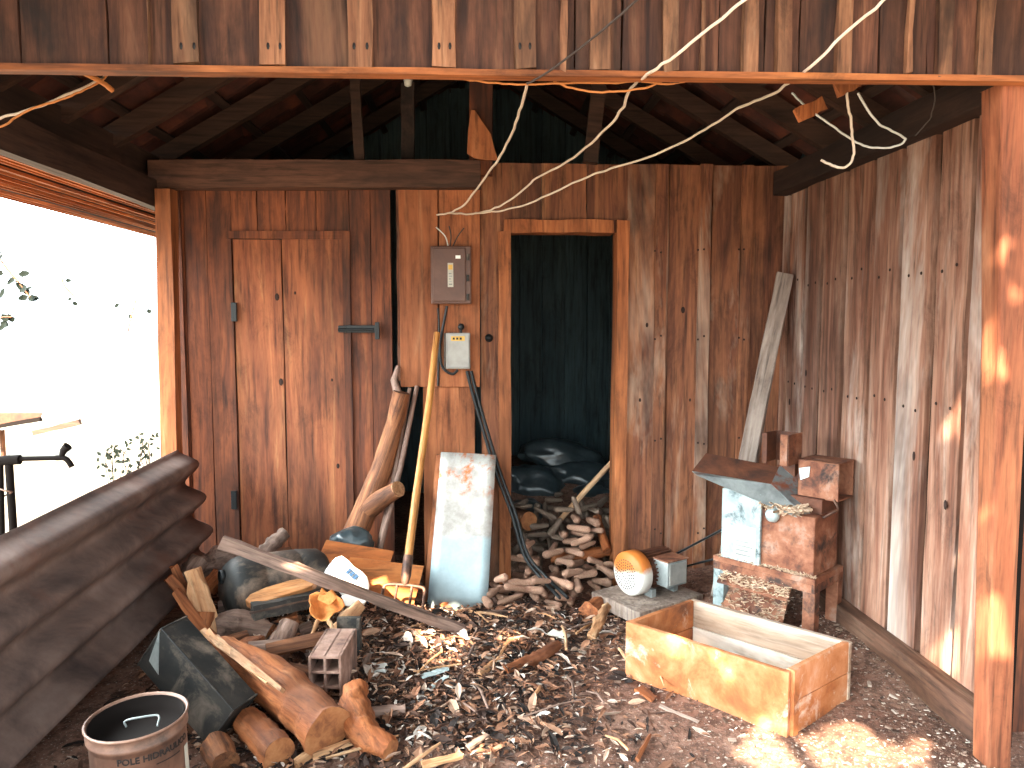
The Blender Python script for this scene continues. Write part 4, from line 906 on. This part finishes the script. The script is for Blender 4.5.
# husk
hc = pl(325, 607, 3.28)
hk = thing('dry_husk', (hc.x, hc.y, .22), 'curled orange dry husk lying on top of the hollow brick', 'husk')
mb = MB(); vs = []; n = 18; hx = V((.94, -.25, .2)).normalized(); hn = V((.15, -.80, .58)).normalized(); hy = hn.cross(hx).normalized(); hx = hy.cross(hn)
for k in range(6):
    u = k / 5
    for i in range(n):
        an = 2 * PI * i / n; rr = .072 * (.25 + .75 * u) * (1 + .14 * math.sin(3 * an + .7) + .10 * math.sin(5 * an + 2) * u)
        vs.append(hc + hx * (math.cos(an) * rr) + hy * (math.sin(an) * rr * .82) + hn * (.055 * u * u - .03 + .014 * math.sin(4 * an) * u))
mb.add(vs, [(k * n + i, k * n + (i + 1) % n, (k + 1) * n + (i + 1) % n, (k + 1) * n + i) for k in range(5) for i in range(n)] + [tuple(reversed(range(n)))], True); mb.build('cup', M['husk'], hk, solid=.005)
for pts in ([(318, 620), (314, 630), (308, 642)], [(328, 620), (333, 630), (337, 644)]):
    mb = MB(); mb.tube(spline([pl(*q, 3.22 - .02 * i) for i, q in enumerate(pts)], 4), [.013, .014, .014, .013, .012, .011, .009, .007, .005], 8, .25, True, .45); mb.build('stalk', M['palewood'], hk)
mb = MB(); mb.prism([pl(317, 600, 3.27), pl(321, 588, 3.29), pl(326, 593, 3.29), pl(331, 590, 3.30), pl(337, 598, 3.29), pl(330, 606, 3.26)], V((.004, .012, 0))); mb.build('torn_flap', M['husk'], hk, bevel=.003)
log('curved_root', [pl(332, 640, 3.36), pl(345, 622, 3.38), pl(362, 604, 3.42)], [.04, .036, .024], 'palewood', 'pale orange curved branch behind the dry husk', 'branch', rough=.2)
# hollow brick
def hollow_brick(name, fl, w, h, dep, yaw, nx, nz, label, tiltx=0):
    X_ = V((math.cos(yaw), math.sin(yaw), 0)); Y_ = V((-math.sin(yaw), math.cos(yaw), tiltx)).normalized(); Z_ = X_.cross(Y_)
    mb = MB(); t = .011; iw = (w - t * (nx + 1)) / nx; ih = (h - t * (nz + 1)) / nz
    def bb(x0, x1, z0_, z1_): mb.obox(fl + X_ * ((x0 + x1) / 2) + Y_ * (dep / 2) + Z_ * ((z0_ + z1_) / 2), X_ * ((x1 - x0) / 2), Y_ * (dep / 2), Z_ * ((z1_ - z0_) / 2))
    for i in range(nx + 1): bb(i * (iw + t), i * (iw + t) + t, 0, h)
    for j in range(nz + 1): bb(t, w - t, j * (ih + t), j * (ih + t) + t)
    mb.obox(fl + X_ * (w / 2) + Y_ * (dep - .02) + Z_ * (h / 2), X_ * (w / 2 - .004), Y_ * .006, Z_ * (h / 2 - .004))
    return tag(mb.build(name, M['brick'], bevel=.003), label, 'brick')
fl = on(309, 704, .015); 
hollow_brick('hollow_brick', fl, .128, .19, .27, -.06, 2, 3, 'upright hollow clay brick with square holes under the dry husk')
mb = MB(); q = pl(350, 662, 3.24); mb.box((q.x - .055, q.y, q.z - .03), (q.x + .05, q.y + .02, q.z + .2)); mb.box((q.x + .035, q.y - .03, q.z - .03), (q.x + .05, q.y, q.z + .2)); tag(mb.build('tray', M['blacksteel'], bevel=.003), 'dark metal tray standing on edge right of the hollow brick', 'tray')
# more wood
for (a, b, r, lab) in (((312, 757), (352, 742), .016, 'pale splinter lying below the cut end of the largest log'), ((296, 764), (320, 745), .02, 'short split stick lying near the splinter by the largest log')):
    q0, q1 = on(*a, .02), on(*b, .03); mb = MB(); mb.board(q0, q1, (0, 0, 1), r * 1.6, r, 5, .004, .6); tag(mb.build('split_stick', M['palewood'], axis=q1 - q0), lab, 'stick')
log('firewood', [on(225, 764, .04), on(215, 745, .05)], [.045, .05], 'bark', 'dark log end in shadow right of the oil bucket')
log('firewood', [pl(165, 700, 2.86), pl(205, 745, 2.70)], [.04, .04], 'bark', 'dark log hidden in shadow beneath the square tin', parts=False)
# sacks at the back wall
def sack(name, c, rx, ry, rz, mat, label, cat='sack', seed=0, fold=.22, rot=0):
    bm = bmesh.new(); bmesh.ops.create_icosphere(bm, subdivisions=4, radius=1); vs = []
    cr, sr = math.cos(rot), math.sin(rot)
    for v in bm.verts:
        p = v.co; k = 1 + fold * mnoise.noise(p * 1.7 + V((seed, 0, 0))) + fold * .55 * abs(mnoise.noise(V((p.x * 3.5, p.y * 5, p.z * 3.5 + seed)))) 
        q = V((p.x * rx * k, p.y * ry * k, max(p.z, -.62) * rz * k)); vs.append(V(c) + V((q.x, q.y * cr - q.z * sr * 0, q.z + q.x * sr)))
    mb = MB(); mb.add(vs, [[v.index for v in f.verts] for f in bm.faces], True); bm.free()
    return tag(mb.build(name, M[mat]), label, cat)
c = pl(350, 546, 4.2); sack('plastic_sack', c, .13, .08, .10, 'bag', 'black plastic sack against the wall behind the orange boards', seed=3)
for (px, py, Y, rx, ry, rz, rot, lab) in ((560, 452, 5.85, .33, .16, .12, -.12, 'topmost black plastic sack in the storeroom heap'), (536, 486, 5.55, .25, .16, .17, -.25, 'grey lit black sack at the latch door side of the storeroom heap'), (583, 474, 5.70, .28, .15, .12, -.1, 'black sack under the topmost one in the storeroom heap'), (580, 494, 5.5, .22, .13, .09, .25, 'shiny folded black sack in the middle of the storeroom heap'), (607, 490, 5.6, .17, .15, .13, .1, 'black sack behind the pale pole in the storeroom'), (524, 512, 5.25, .16, .14, .12, .1, 'low black sack just inside the doorway')):
    p = pl(px, py, Y); sack('plastic_sack', p - V((0, 0, .03)), rx, ry, rz, 'bag', lab, seed=px * .1, rot=rot)
log('storeroom_log', [pl(508, 516, 4.95), pl(529, 521, 4.72)], [.066, .06], 'bark', 'thick cut log end just inside the doorway on the left', n=18, rough=.05)
q0, q1 = pl(554, 527, 4.80), pl(613, 461, 4.75); mb = MB(); mb.tube([q0, q0.lerp(q1, .5) + V((0, 0, .006)), q1, q1 + (q1 - q0) * .2], [.017, .018, .017, .016], 8, .1); tag(mb.build('pale_pole', M['palewood'], axis=q1 - q0), 'thin pale pole slanting across the storeroom heap', 'pole')
log('orange_branch', [pl(551, 557, 4.62), pl(572, 557, 4.60), pl(592, 554, 4.60), pl(616, 548, 4.62)], [.038, .036, .036, .03], 'log', 'orange branch lying across the storeroom threshold', 'branch', rough=.15)
log('orange_stick', [pl(607, 551, 4.5), pl(602, 535, 4.6), pl(597, 517, 4.72)], [.028, .026, .024], 'log', 'orange stick standing in the doorway near the motor', 'stick', rough=.2)
log('orange_chunk', [on(588, 612, .05), on(604, 600, .06)], [.05, .04], 'log', 'orange wood chunk beside the slab under the motor', 'wood chunk', rough=.25)
log('twisted_bark', [on(591, 638, .02), on(600, 620, .08), on(607, 606, .12)], [.022, .026, .018], 'palewood', 'split bark strip standing in the litter left of the feed box', 'bark', rough=.4)
log('brown_branch', [on(506, 670, .03), on(528, 662, .03), on(545, 654, .035), on(558, 645, .04)], [.02, .026, .028, .022], 'log', 'brown bent branch lying in the litter before the doorway', 'branch', rough=.25)
for (a, b, w_, t_, m_, lab) in (((480, 655), (507, 663), .012, .006, 'plank', 'thin whitish sliver near the brown bent branch'), ((480, 676), (494, 662), .03, .014, 'palewood', 'pale split piece left of the brown bent branch'),
        ((421, 677), (448, 668), .03, .006, 'galv', 'pale blue plastic strip in the litter, upper of two'), ((430, 688), (447, 676), .02, .006, 'galv', 'pale blue plastic strip in the litter, lower of two'), ((550, 632), (568, 637), .045, .008, 'paper', 'whitish flat scrap in the litter by the cobs'),
        ((423, 765), (462, 755), .03, .012, 'palewood', 'pale flat splinter at the bottom edge of the litter'), ((468, 747), (487, 735), .022, .01, 'plank', 'short pale splinter in the sunlit litter'), ((660, 706), (698, 722), .012, .008, 'plank', 'thin pale sliver lying in front of the feed box'), ((638, 688), (654, 699), .04, .012, 'log', 'brown bark flake lying in front of the feed box'), ((637, 760), (650, 735), .014, .01, 'log', 'thin brown stick lying on the bare dirt'), ((371, 668), (386, 668), .05, .02, 'plastic', 'whitish block scrap between brick and litter'), ((365, 668), (368, 655), .035, .02, 'greywood', 'grey lump scrap right of the metal tray'),
        ((440, 605), (466, 598), .02, .012, 'log', 'small stick at the foot of the rusty white sheet')):
    q0, q1 = on(*a, .03 if a[0] < 580 else .012), on(*b, .035 if a[0] < 580 else .012); mb = MB(); mb.board(q0, q1, (0, 0, 1) if t_ < .001 else (.3, .8, .1), w_, t_, 5, .003, .75); tag(mb.build('splinter', M[m_], axis=q1 - q0), lab, 'scrap')
# ================================================================== CORN COBS
R.seed(101)
def segdist(p1, q1, p2, q2):
    d1, d2, r = q1 - p1, q2 - p2, p1 - p2; a, e, f = d1.dot(d1), d2.dot(d2), d2.dot(r); c, b = d1.dot(r), d1.dot(d2); den = a * e - b * b
    s_ = max(0, min(1, (b * f - c * e) / den)) if den > 1e-9 else 0
    t = (b * s_ + f) / e
    if t < 0: t = 0; s_ = max(0, min(1, -c / a))
    elif t > 1: t = 1; s_ = max(0, min(1, (b - c) / a))
    return ((p1 + d1 * s_) - (p2 + d2 * t)).length
placed = []
def drop(x, y, L, r, yaw, pitch, zmax=1.):
    d = V((math.cos(yaw) * math.cos(pitch), math.sin(yaw) * math.cos(pitch), math.sin(pitch))) * (L / 2 - r)
    z = max(H(x, y), H(x + d.x, y + d.y) - d.z, H(x - d.x, y - d.y) + d.z) + r
    for _ in range(60):
        c = V((x, y, z)); ok = True
        for (a, b, rr) in placed:
            if (a - c).length < .5 and segdist(c - d, c + d, a, b) < r + rr + .002: ok = False; break
        if ok: placed.append((c - d, c + d, r)); return c, d
        z += .008
        if z > zmax: return None
    return None
def cob_mesh(seed):
    mb = MB(); rr = R.Random if False else None; n = 12; m = 16; L = 1.; vs = []
    for k in range(m + 1):
        u = k / m; r = (.5 if 0 < k < m else .36) * (1 - .28 * u) * (1 + .05 * math.sin(6 * u + seed))
        for i in range(n):
            an = 2 * PI * (i + .5 * (k % 2)) / n; q = r * (1 + (.06 if (i + k) % 2 else -.04)) * (1 - .55 * abs(2 * u - 1) ** 7)
            vs.append(V((math.cos(an) * q, math.sin(an) * q, u - .5 )))
    fs = [(k * n + i, k * n + (i + 1) % n, (k + 1) * n + (i + 1) % n, (k + 1) * n + i) for k in range(m) for i in range(n)] + [tuple(reversed(range(n))), tuple(m * n + i for i in range(n))]
    mb.add(vs, fs[:k * n], True); mb.add(vs[:n], [tuple(reversed(range(n)))]); mb.add(vs[m * n:], [tuple(range(n))]); return mb
cobs = {}
for nm in ('cob', 'cob_shaded'):
    o = cob_mesh(1).build('corn_cob', M[nm], M0=Matrix.Identity(4)); cobs[nm] = o
used = set()
def put_cob(c, d, r, L, mat, label, group):
    o = cobs[mat]
    if mat in used: o = o.copy(); C.objects.link(o)
    used.add(mat)
    dz, a, b = basis(d); an = R.uniform(0, 6); a, b = a * math.cos(an) + b * math.sin(an), b * math.cos(an) - a * math.sin(an)
    m = Matrix((a * (2 * r), b * (2 * r), dz * L)).transposed().to_4x4(); m.translation = c; o.matrix_basis = m
    tag(o, label, 'corn cob', group)
G1 = 'corn cobs spilled before the doorway'; L1 = 'bare pinkish corn cob in the heap spilled before the doorway'
G2 = 'corn cobs inside the storeroom'; L2_ = 'dim corn cob in the heap inside the dark storeroom'
# obstacles: things already there
for o_ in [o for o in C.objects if o.name.split('.')[0] in ('orange_branch', 'orange_chunk', 'orange_stick', 'storeroom_log', 'twisted_bark', 'brown_branch')]:
    if o_.type == 'MESH':
        vs = [o_.matrix_basis @ v.co for v in o_.data.vertices]; n = 18; rings = [sum(vs[i:i + n], V()) / n for i in range(0, len(vs) - 2 * n, n)]
        for a, b in zip(rings, rings[1:]): placed.append((a, b, .045))
mo = bpy.data.objects['motor_plinth']; vv = [mo.matrix_basis @ v.co for v in mo.data.vertices]
mx0, mx1, my0, my1 = min(v.x for v in vv) - .06, max(v.x for v in vv), min(v.y for v in vv) - .06, max(v.y for v in vv)
cx = 0
tries = 0
while cx < 78 and tries < 900:
    tries += 1
    px = R.uniform(486, 612); py = R.uniform(556, 628)
    if R.random() > 1 - abs(px - 560) / 110 or R.random() < sstep(600, 630, py): continue
    q = on(px, py); 
    if q.y > 4.6 or (mx0 < q.x < mx1 and my0 < q.y < my1): continue
    if 4.40 < q.y < 4.62 and not (.22 < q.x < .76): continue
    r = R.uniform(.018, .026); L = R.uniform(.10, .165)
    rr = drop(q.x, q.y, L, r, R.uniform(0, PI), R.gauss(0, .2), .30)
    if rr: put_cob(rr[0], rr[1], r, L, 'cob', L1, G1); cx += 1
cx = 0; tries = 0
while cx < 85 and tries < 1200:
    tries += 1
    x = R.uniform(.16, .92); y = 4.62 + .58 * R.random() ** 1.1
    r = R.uniform(.017, .024); L = R.uniform(.10, .17)
    rr = drop(x, y, L, r, R.uniform(0, 2 * PI), R.choice((R.gauss(0, .25), R.gauss(.8, .3))), .75)
    if rr: put_cob(rr[0], rr[1], r, L, 'cob_shaded', L2_, G2); cx += 1
# ================================================================== GENERIC FIREWOOD FILLING THE PILE
R.seed(55); placed = []
GF = 'firewood filling the bottom of the pile'; LF = 'dim split firewood piece at the bottom of the pile by the corrugated sheet'
for k in range(34):
    px = R.uniform(200, 330); py = R.uniform(560, 690); q = on(px, py, 0)
    if q.x < -1.36 or q.x > -.72 or q.y < 3.0: continue
    r = R.uniform(.03, .05); L = R.uniform(.22, .42); rr = drop(q.x, q.y, L, r, R.uniform(-.9, .9), R.gauss(0, .12), .22)
    if rr and rr[0].z < .2:
        c, d = rr; mb = MB(); mb.tube([c - d, c + d * .2 + V((0, 0, .004)), c + d], [r * .9, r, r * .85], 7, .3, True, .8, None, False); tag(mb.build('split_firewood', M['bark'] if k % 3 else M['greywood'], axis=d), LF, 'firewood', GF)
# ================================================================== LITTER
R.seed(202)
mb = MB(); nl = 0
def dens(x, y):
    d = math.exp(-(((x + .25) / .62) ** 2 + ((y - 3.35) / .62) ** 2)) * 1.3 + .6 * math.exp(-(((x + .7) / .5) ** 2 + ((y - 2.75) / .55) ** 2)) + .75 * math.exp(-(((x - .2) / .5) ** 2 + ((y - 3.95) / .28) ** 2))
    d += .55 * math.exp(-(((x - .1) / .3) ** 2 + ((y - 2.7) / .4) ** 2)) * .6
    d += .8 * math.exp(-(((x + 1.1) / .4) ** 2 + ((y - 3.6) / .5) ** 2))
    return d * (.45 + .9 * max(0, .5 + mnoise.noise(V((x * 3.2, y * 3.2, 9)))))
while nl < 15000:
    x = R.uniform(-1.45, 1.0); y = R.uniform(2.1, 4.4)
    dn = dens(x, y)
    if R.random() > dn: continue
    nl += 1
    z = H(x, y) + R.random() ** 1.5 * .055 * min(1, dn) + .004
    L = R.uniform(.008, .022) * (1 + 1.3 * (R.random() < .12)); W_ = L * R.uniform(.12, .5); yaw = R.uniform(0, 2 * PI); cv = R.uniform(-.5, .9)
    d = V((math.cos(yaw), math.sin(yaw), R.gauss(0, .28))).normalized(); n = V((R.gauss(0, .35), R.gauss(0, .35), 1)); _, s_, n_ = basis(d, n); s_, n_ = n_, s_
    c = V((x, y, z)); vs = []
    for u, wf in ((-1, .25), (-.4, 1), (.3, .9), (1, .12)):
        p = c + d * (u * L) + n_ * (cv * L * (.35 - u * u * .35)); vs += [p - s_ * W_ * wf + n_ * (W_ * .35 * wf), p - n_ * W_ * .1, p + s_ * W_ * wf + n_ * (W_ * .35 * wf)]
    mb.add(vs, [(3 * i + j, 3 * i + j + 1, 3 * i + j + 4, 3 * i + j + 3) for i in range(3) for j in range(2)])
lo = mb.build('leaf_litter', M['litter'], origin=(0, 3, 0), solid=.0015); tag(lo, 'dry leaves and bark shreds littering the dirt before the pile', 'leaf litter', kind='stuff')
mb = MB(); nl = 0
while nl < 5200:
    x = R.uniform(-.9, 1.75); y = R.uniform(2.0, 4.0)
    k = max(.12, .35 + 1.0 * mnoise.noise(V((x * 2.3, y * 2.3, 2)))) * (.45 + .55 * sstep(.2, 1.0, x)) + .5 * sstep(1.2, 1.6, x)
    if R.random() > k: continue
    nl += 1; L = R.uniform(.002, .0075) * (1 + (R.random() < .06) * 1.2); yaw = R.uniform(0, 6.3); d = V((math.cos(yaw), math.sin(yaw), R.gauss(0, .2)))
    c = V((x, y, H(x, y) + .003)); mb.board(c - d * L, c + d * L, (-d.y, d.x, .1), L * R.uniform(.5, 1.1), L * .5, 1)
tag(mb.build('wood_chips', M['chips'], origin=(0, 3, 0)), 'pale wood chips and grit scattered over the dirt floor', 'wood chips', kind='stuff')
# twigs
GT = 'thin twigs in the litter'; LT = 'thin twig lying in the leaf litter'
for k in range(46):
    x = R.gauss(-.15, .42); y = R.gauss(3.3, .42)
    if not (-.55 < x < .75 and 2.3 < y < 3.95): continue
    yaw = R.uniform(0, 6.3); L = R.uniform(.05, .14); d = V((math.cos(yaw), math.sin(yaw), 0)); c = V((x, y, H(x, y) + .045))
    r = R.uniform(.003, .007); mb = MB(); mb.tube([c - d * L + V((0, 0, R.uniform(-.015, .01))), c + V((R.uniform(-.01, .01), R.uniform(-.01, .01), .008)), c + d * L + V((0, 0, R.uniform(-.015, .01)))], [r, r * 1.1, r * .7], 6, .15)
    tag(mb.build('twig', M['palewood'] if k % 2 else M['greywood'], axis=d), LT, 'twig', GT)
# ================================================================== OUTSIDE
def lf(mb, c, d, n, L, W_):
    _, s_, n_ = basis(d, n); s_, n_ = n_, s_
    mb.add([c, c + d * L * .35 + s_ * W_, c + d * L * .75 + s_ * W_ * .7, c + d * L, c + d * L * .75 - s_ * W_ * .7, c + d * L * .35 - s_ * W_, c + d * L * .5 - n_ * W_ * .3], [(0, 1, 6), (1, 2, 6), (2, 3, 6), (3, 4, 6), (4, 5, 6), (5, 0, 6)])
def sprig(stem, leaves, Y, label, L=.09):
    t = thing('hanging_branch', at(*stem[0], Y), label, 'branch'); mb = MB(); mb.tube(spline([at(px, py, Y) for px, py in stem], 4), .006, 5); mb.build('stem', M['bark'], t)
    mb = MB()
    for (px, py, n) in leaves:
        for k in range(n):
            c = at(px + R.uniform(-4, 4), py + R.uniform(-3, 3), Y + R.uniform(-.1, .1)); d = V((R.uniform(-1, 1), R.uniform(-.5, .5), R.uniform(-1, .3))).normalized(); lf(mb, c, d, V((R.uniform(-.5, .5), -1, .4)), L * R.uniform(.6, 1.1), L * .32)
    mb.build('foliage', M['leaf'], t)
sprig([(-30, 230), (-6, 252), (8, 270), (20, 284), (30, 297)], [(1, 254, 2), (4, 269, 2), (14, 276, 2), (20, 283, 5), (24, 288, 2), (30, 296, 3)], 6.0, 'upper leafy twig hanging outside the left opening')
sprig([(-20, 330), (0, 318), (12, 317)], [(1, 289, 1), (9, 317, 3), (4, 321, 2), (2, 316, 2)], 6.0, 'lower leafy twig hanging outside the left opening')
sprig([(62, 262), (63, 283), (75, 297)], [(62, 283, 1), (75, 297, 1), (76, 305, 1)], 7.0, 'faint thin twig far outside the left opening', .06)
sprig([(136, 300), (131, 318), (128, 332)], [(122, 301, 1), (131, 317, 2), (147, 310, 1)], 7.5, 'small twig outside beside the corner post', .07)
# crank stand
Yc = 3.3; cs = thing('crank_stand', (at(12, 470, Yc).x, Yc, -.17), 'dark iron bar with a crank grip on two posts outside the sheet', 'crank')
mb = MB(); mb.tube([at(-40, 460, Yc), at(0, 460, Yc), at(10, 459, Yc)], [.017, .017, .017], 10); mb.tube([at(-2, 461, Yc), at(20, 459.5, Yc)], .021, 10); mb.tube([at(18, 459, Yc), at(58, 458, Yc)], .010, 8); mb.tube(spline([at(56, 458, Yc), at(64, 458, Yc), at(69, 462, Yc), at(72, 467, Yc)], 4), [.012] * 13, 8); mb.build('bar', M['matte_dark'], cs)
mb = MB(); mb.tube([at(61, 457, Yc), at(64, 450, Yc), at(68, 446, Yc)], [.009, .016, .020], 10); mb.build('grip', M['matte_dark'], cs)
for a, b, r in (((9, 464), (14, 540), .016), ((0, 464), (2, 540), .013)):
    q0, q1 = at(*a, Yc), at(*b, Yc); mb = MB(); mb.tube([q0, q1, V((q1.x, Yc, -.17))], r, 10); mb.build('post', M['matte_dark'], cs)
mb = MB(); mb.tube(spline([at(0, 489, Yc - .03), at(6, 491, Yc - .04), at(12, 492, Yc - .03), at(4, 496, Yc + .02)], 4), .004, 6); mb.build('tie_wire', M['forksteel'], cs)
# distant shed roof corner
Yr = 9.0; rf = thing('shed_roof', (at(5, 430, Yr).x, Yr, -.17), 'rusty lean-to roof corner far outside the left opening', 'shed roof')
mb = MB(); mb.prism([at(-60, 413, Yr), at(43, 413, Yr), at(40, 419, Yr), at(-60, 436, Yr)], V((-.3, .5, .0))); mb.build('roof_sheet', M['rustdark'], rf)
mb = MB(); mb.board(at(-60, 437, Yr - .03), at(41, 419, Yr - .03), (0, 0, 1), .05, .05, 4, .006); mb.build('fascia', M['matte_dark'], rf)
mb = MB(); mb.tube([at(2, 430, Yr + .3), V((at(2, 430, Yr + .3).x, Yr + .3, -.17))], .03, 8); mb.build('post', M['bark'], rf)
mb = MB(); q0, q1 = at(34, 433, 8.6), at(80, 422, 8.6); mb.board(q0, q1, (0, 0, 1), .05, .05, 5, .006, 1.3); mb.build('pole', M['beamx'], rf)
# dry bushes beyond the sheet
for (cx_, cy_, Y, n, lab) in ((112, 462, 7, 26, 'sparse dry bush beyond the sheet, nearer the crank'), (133, 456, 7.3, 22, 'sparse dry bush beyond the sheet, middle of the opening'), (150, 447, 7.8, 18, 'sparse dry bush beyond the sheet, nearest the corner post')):
    b0 = at(cx_, 470, Y); t = thing('dry_bush', (b0.x, b0.y, -.18), lab, 'bush'); mb = MB(); ml = MB()
    for k in range(7):
        q = at(cx_ + R.uniform(-14, 14), cy_ + R.uniform(-16, 10), Y + R.uniform(-.1, .1)); mb.tube(spline([V((b0.x, b0.y, -.18)), V((b0.x, b0.y, -.18)).lerp(q, .6) + V((R.uniform(-.05, .05), 0, .08)), q], 4), .0035, 4)
        for j in range(n // 7 + 1): lf(ml, q + V((R.uniform(-.07, .07), R.uniform(-.05, .05), R.uniform(-.1, .06))), V((R.uniform(-1, 1), 0, R.uniform(-1, 1))).normalized(), V((0, -1, .2)), .05, .014)
    mb.build('stems', M['matte_dark'], t); ml.build('foliage', M['leaf'], t)
# ================================================================== LIGHT
w = bpy.data.worlds.new('sky'); SC.world = w; w.use_nodes = True
bg = w.node_tree.nodes['Background']; bg.inputs['Color'].default_value = (.86, .97, 1.0, 1); 
wt = w.node_tree; tcw = wt.nodes.new('ShaderNodeTexCoord'); sx = wt.nodes.new('ShaderNodeSeparateXYZ'); wt.links.new(tcw.outputs['Generated'], sx.inputs[0])
def mrange(src, a, b, c, d):
    m = wt.nodes.new('ShaderNodeMapRange'); m.interpolation_type = 'SMOOTHSTEP'
    for i, v in enumerate((a, b, c, d)): m.inputs[i + 1].default_value = v
    wt.links.new(src, m.inputs[0]); return m.outputs[0]
mul = wt.nodes.new('ShaderNodeMath'); mul.operation = 'MULTIPLY'
band = wt.nodes.new('ShaderNodeMath'); band.operation = 'MULTIPLY'
wt.links.new(mrange(sx.outputs['Z'], .03, .26, 0, 1), band.inputs[0]); wt.links.new(mrange(sx.outputs['Z'], .5, .95, 1, 0), band.inputs[1])
wt.links.new(band.outputs[0], mul.inputs[0]); wt.links.new(mrange(sx.outputs['X'], -.95, .1, 1, 0), mul.inputs[1])
add = wt.nodes.new('ShaderNodeMath'); add.operation = 'MULTIPLY_ADD'; add.inputs[1].default_value = 29.0; add.inputs[2].default_value = 2.8   # added sky glow band on the left, shaped to brighten the lower walls
wt.links.new(mul.outputs[0], add.inputs[0]); wt.links.new(add.outputs[0], bg.inputs['Strength'])
SD = V((.33, .74, -.60)).normalized()
sl = bpy.data.lights.new('sun', 'SUN'); sl.energy = 46; sl.angle = .0055; sl.color = (1.0, .83, .62)
so = bpy.data.objects.new('sun', sl); C.objects.link(so)
dd, aa, bb = basis(-SD); so.matrix_world = Matrix.Translation((0, -6, 6)) @ Matrix((aa, bb, dd)).transposed().to_4x4()
# ---- unseen tree behind the camera: crown added as shade, gaps cut to place sun patches
DIST = 7.5; CC = V((.5, 2.9, 1.0)) - SD * DIST
_, ca, cb = basis(SD, V((1, 0, 0)))
def onto(p):
    q = V(p) - CC; return q.dot(ca), q.dot(cb)
HOLES = []
def hole(p, ra, rb, ang=0): HOLES.append((*onto(p), ra, rb, ang))
hole(at(990, 625, 2.38), .045, .085); hole(at(1006, 262, 2.39), .0, .03); hole(at(998, 350, 2.39), -.01, .02); hole(at(996, 505, 2.39), -.02, .01)
for px, py, ra, rb in ((800, 764, .14, .05), (765, 745, .05, .03), (850, 738, .07, .045), (905, 752, .05, .03), (880, 762, .08, .03)): hole(on(px, py), ra, rb)
hole(at(345, 575, 3.72), .10, .09); hole(at(385, 590, 3.75), .05, .04); hole(at(420, 598, 3.8), .05, .04)
hole(on(450, 655), .05, .03); hole(on(470, 745), .07, .025); hole(on(440, 640), .05, .02); hole(on(505, 640), .02, .02)
hole(at(652, 640, 3.12), .05, .035); hole(at(700, 648, 2.99), .07, .025); hole(at(742, 672, 2.86), .03, .02)
EXY = (3.1, 2.1)
mb = MB(); R.seed(77)
step = .115
for layer in range(2):
    i0 = int(EXY[0] / step) + 1; j0 = int(EXY[1] / step) + 1
    for i in range(-i0, i0 + 1):
        for j in range(-j0, j0 + 1):
            x = i * step + R.uniform(-.03, .03) + layer * step / 2; y = j * step + R.uniform(-.03, .03) + layer * step / 2
            rr = (x / EXY[0]) ** 2 + (y / EXY[1]) ** 2
            if rr > 1 + .15 * mnoise.noise(V((x, y, 1))): continue
            bad = False
            for hx, hy, ra, rb, an in HOLES:
                if ((x - hx) / (ra + .078)) ** 2 + ((y - hy) / (rb + .078)) ** 2 < 1: bad = True; break
            if bad: continue
            c = CC + ca * x + cb * y + SD * (R.uniform(-.35, .35) * (1 - rr * .5))
            n = (SD + V((R.uniform(-.3, .3), R.uniform(-.3, .3), R.uniform(-.3, .3)))).normalized()
            _, u, v = basis(n, ca * math.cos(R.uniform(0, 6)) + cb * math.sin(R.uniform(0, 6)))
            L = .10; W = .078
            mb.add([c - u * L, c - u * .4 * L + v * W + n * .01, c + u * .5 * L + v * W + n * .01, c + u * L, c + u * .5 * L - v * W, c - u * .4 * L - v * W, c + n * .02],
                   [(0, 1, 6), (1, 2, 6), (2, 3, 6), (3, 4, 6), (4, 5, 6), (5, 0, 6)])
tr = thing('shade_tree', (CC.x, CC.y, -.16), 'unseen leafy tree in front of the shed, crown gaps cut to dapple the sunlight', 'tree')
mb.build('foliage', M['leaf'], tr)
mb = MB(); mb.tube([(CC.x - .1, CC.y - .1, -.16), (CC.x, CC.y, 2.2), CC + V((.0, 0, -.2))], [.22, .16, .09], 10, .2)
for ex, ey in ((-2, .3), (2, .2), (-.8, 1.2), (.9, -1), (.6, 1.3)): mb.tube([V((CC.x, CC.y, 2.6)), CC + ca * ex * .4 + cb * ey * .4 + SD * -.3, CC + ca * ex + cb * ey - SD * .3], [.08, .06, .02], 7, .2)
mb.build('trunk', M['bark'], tr)
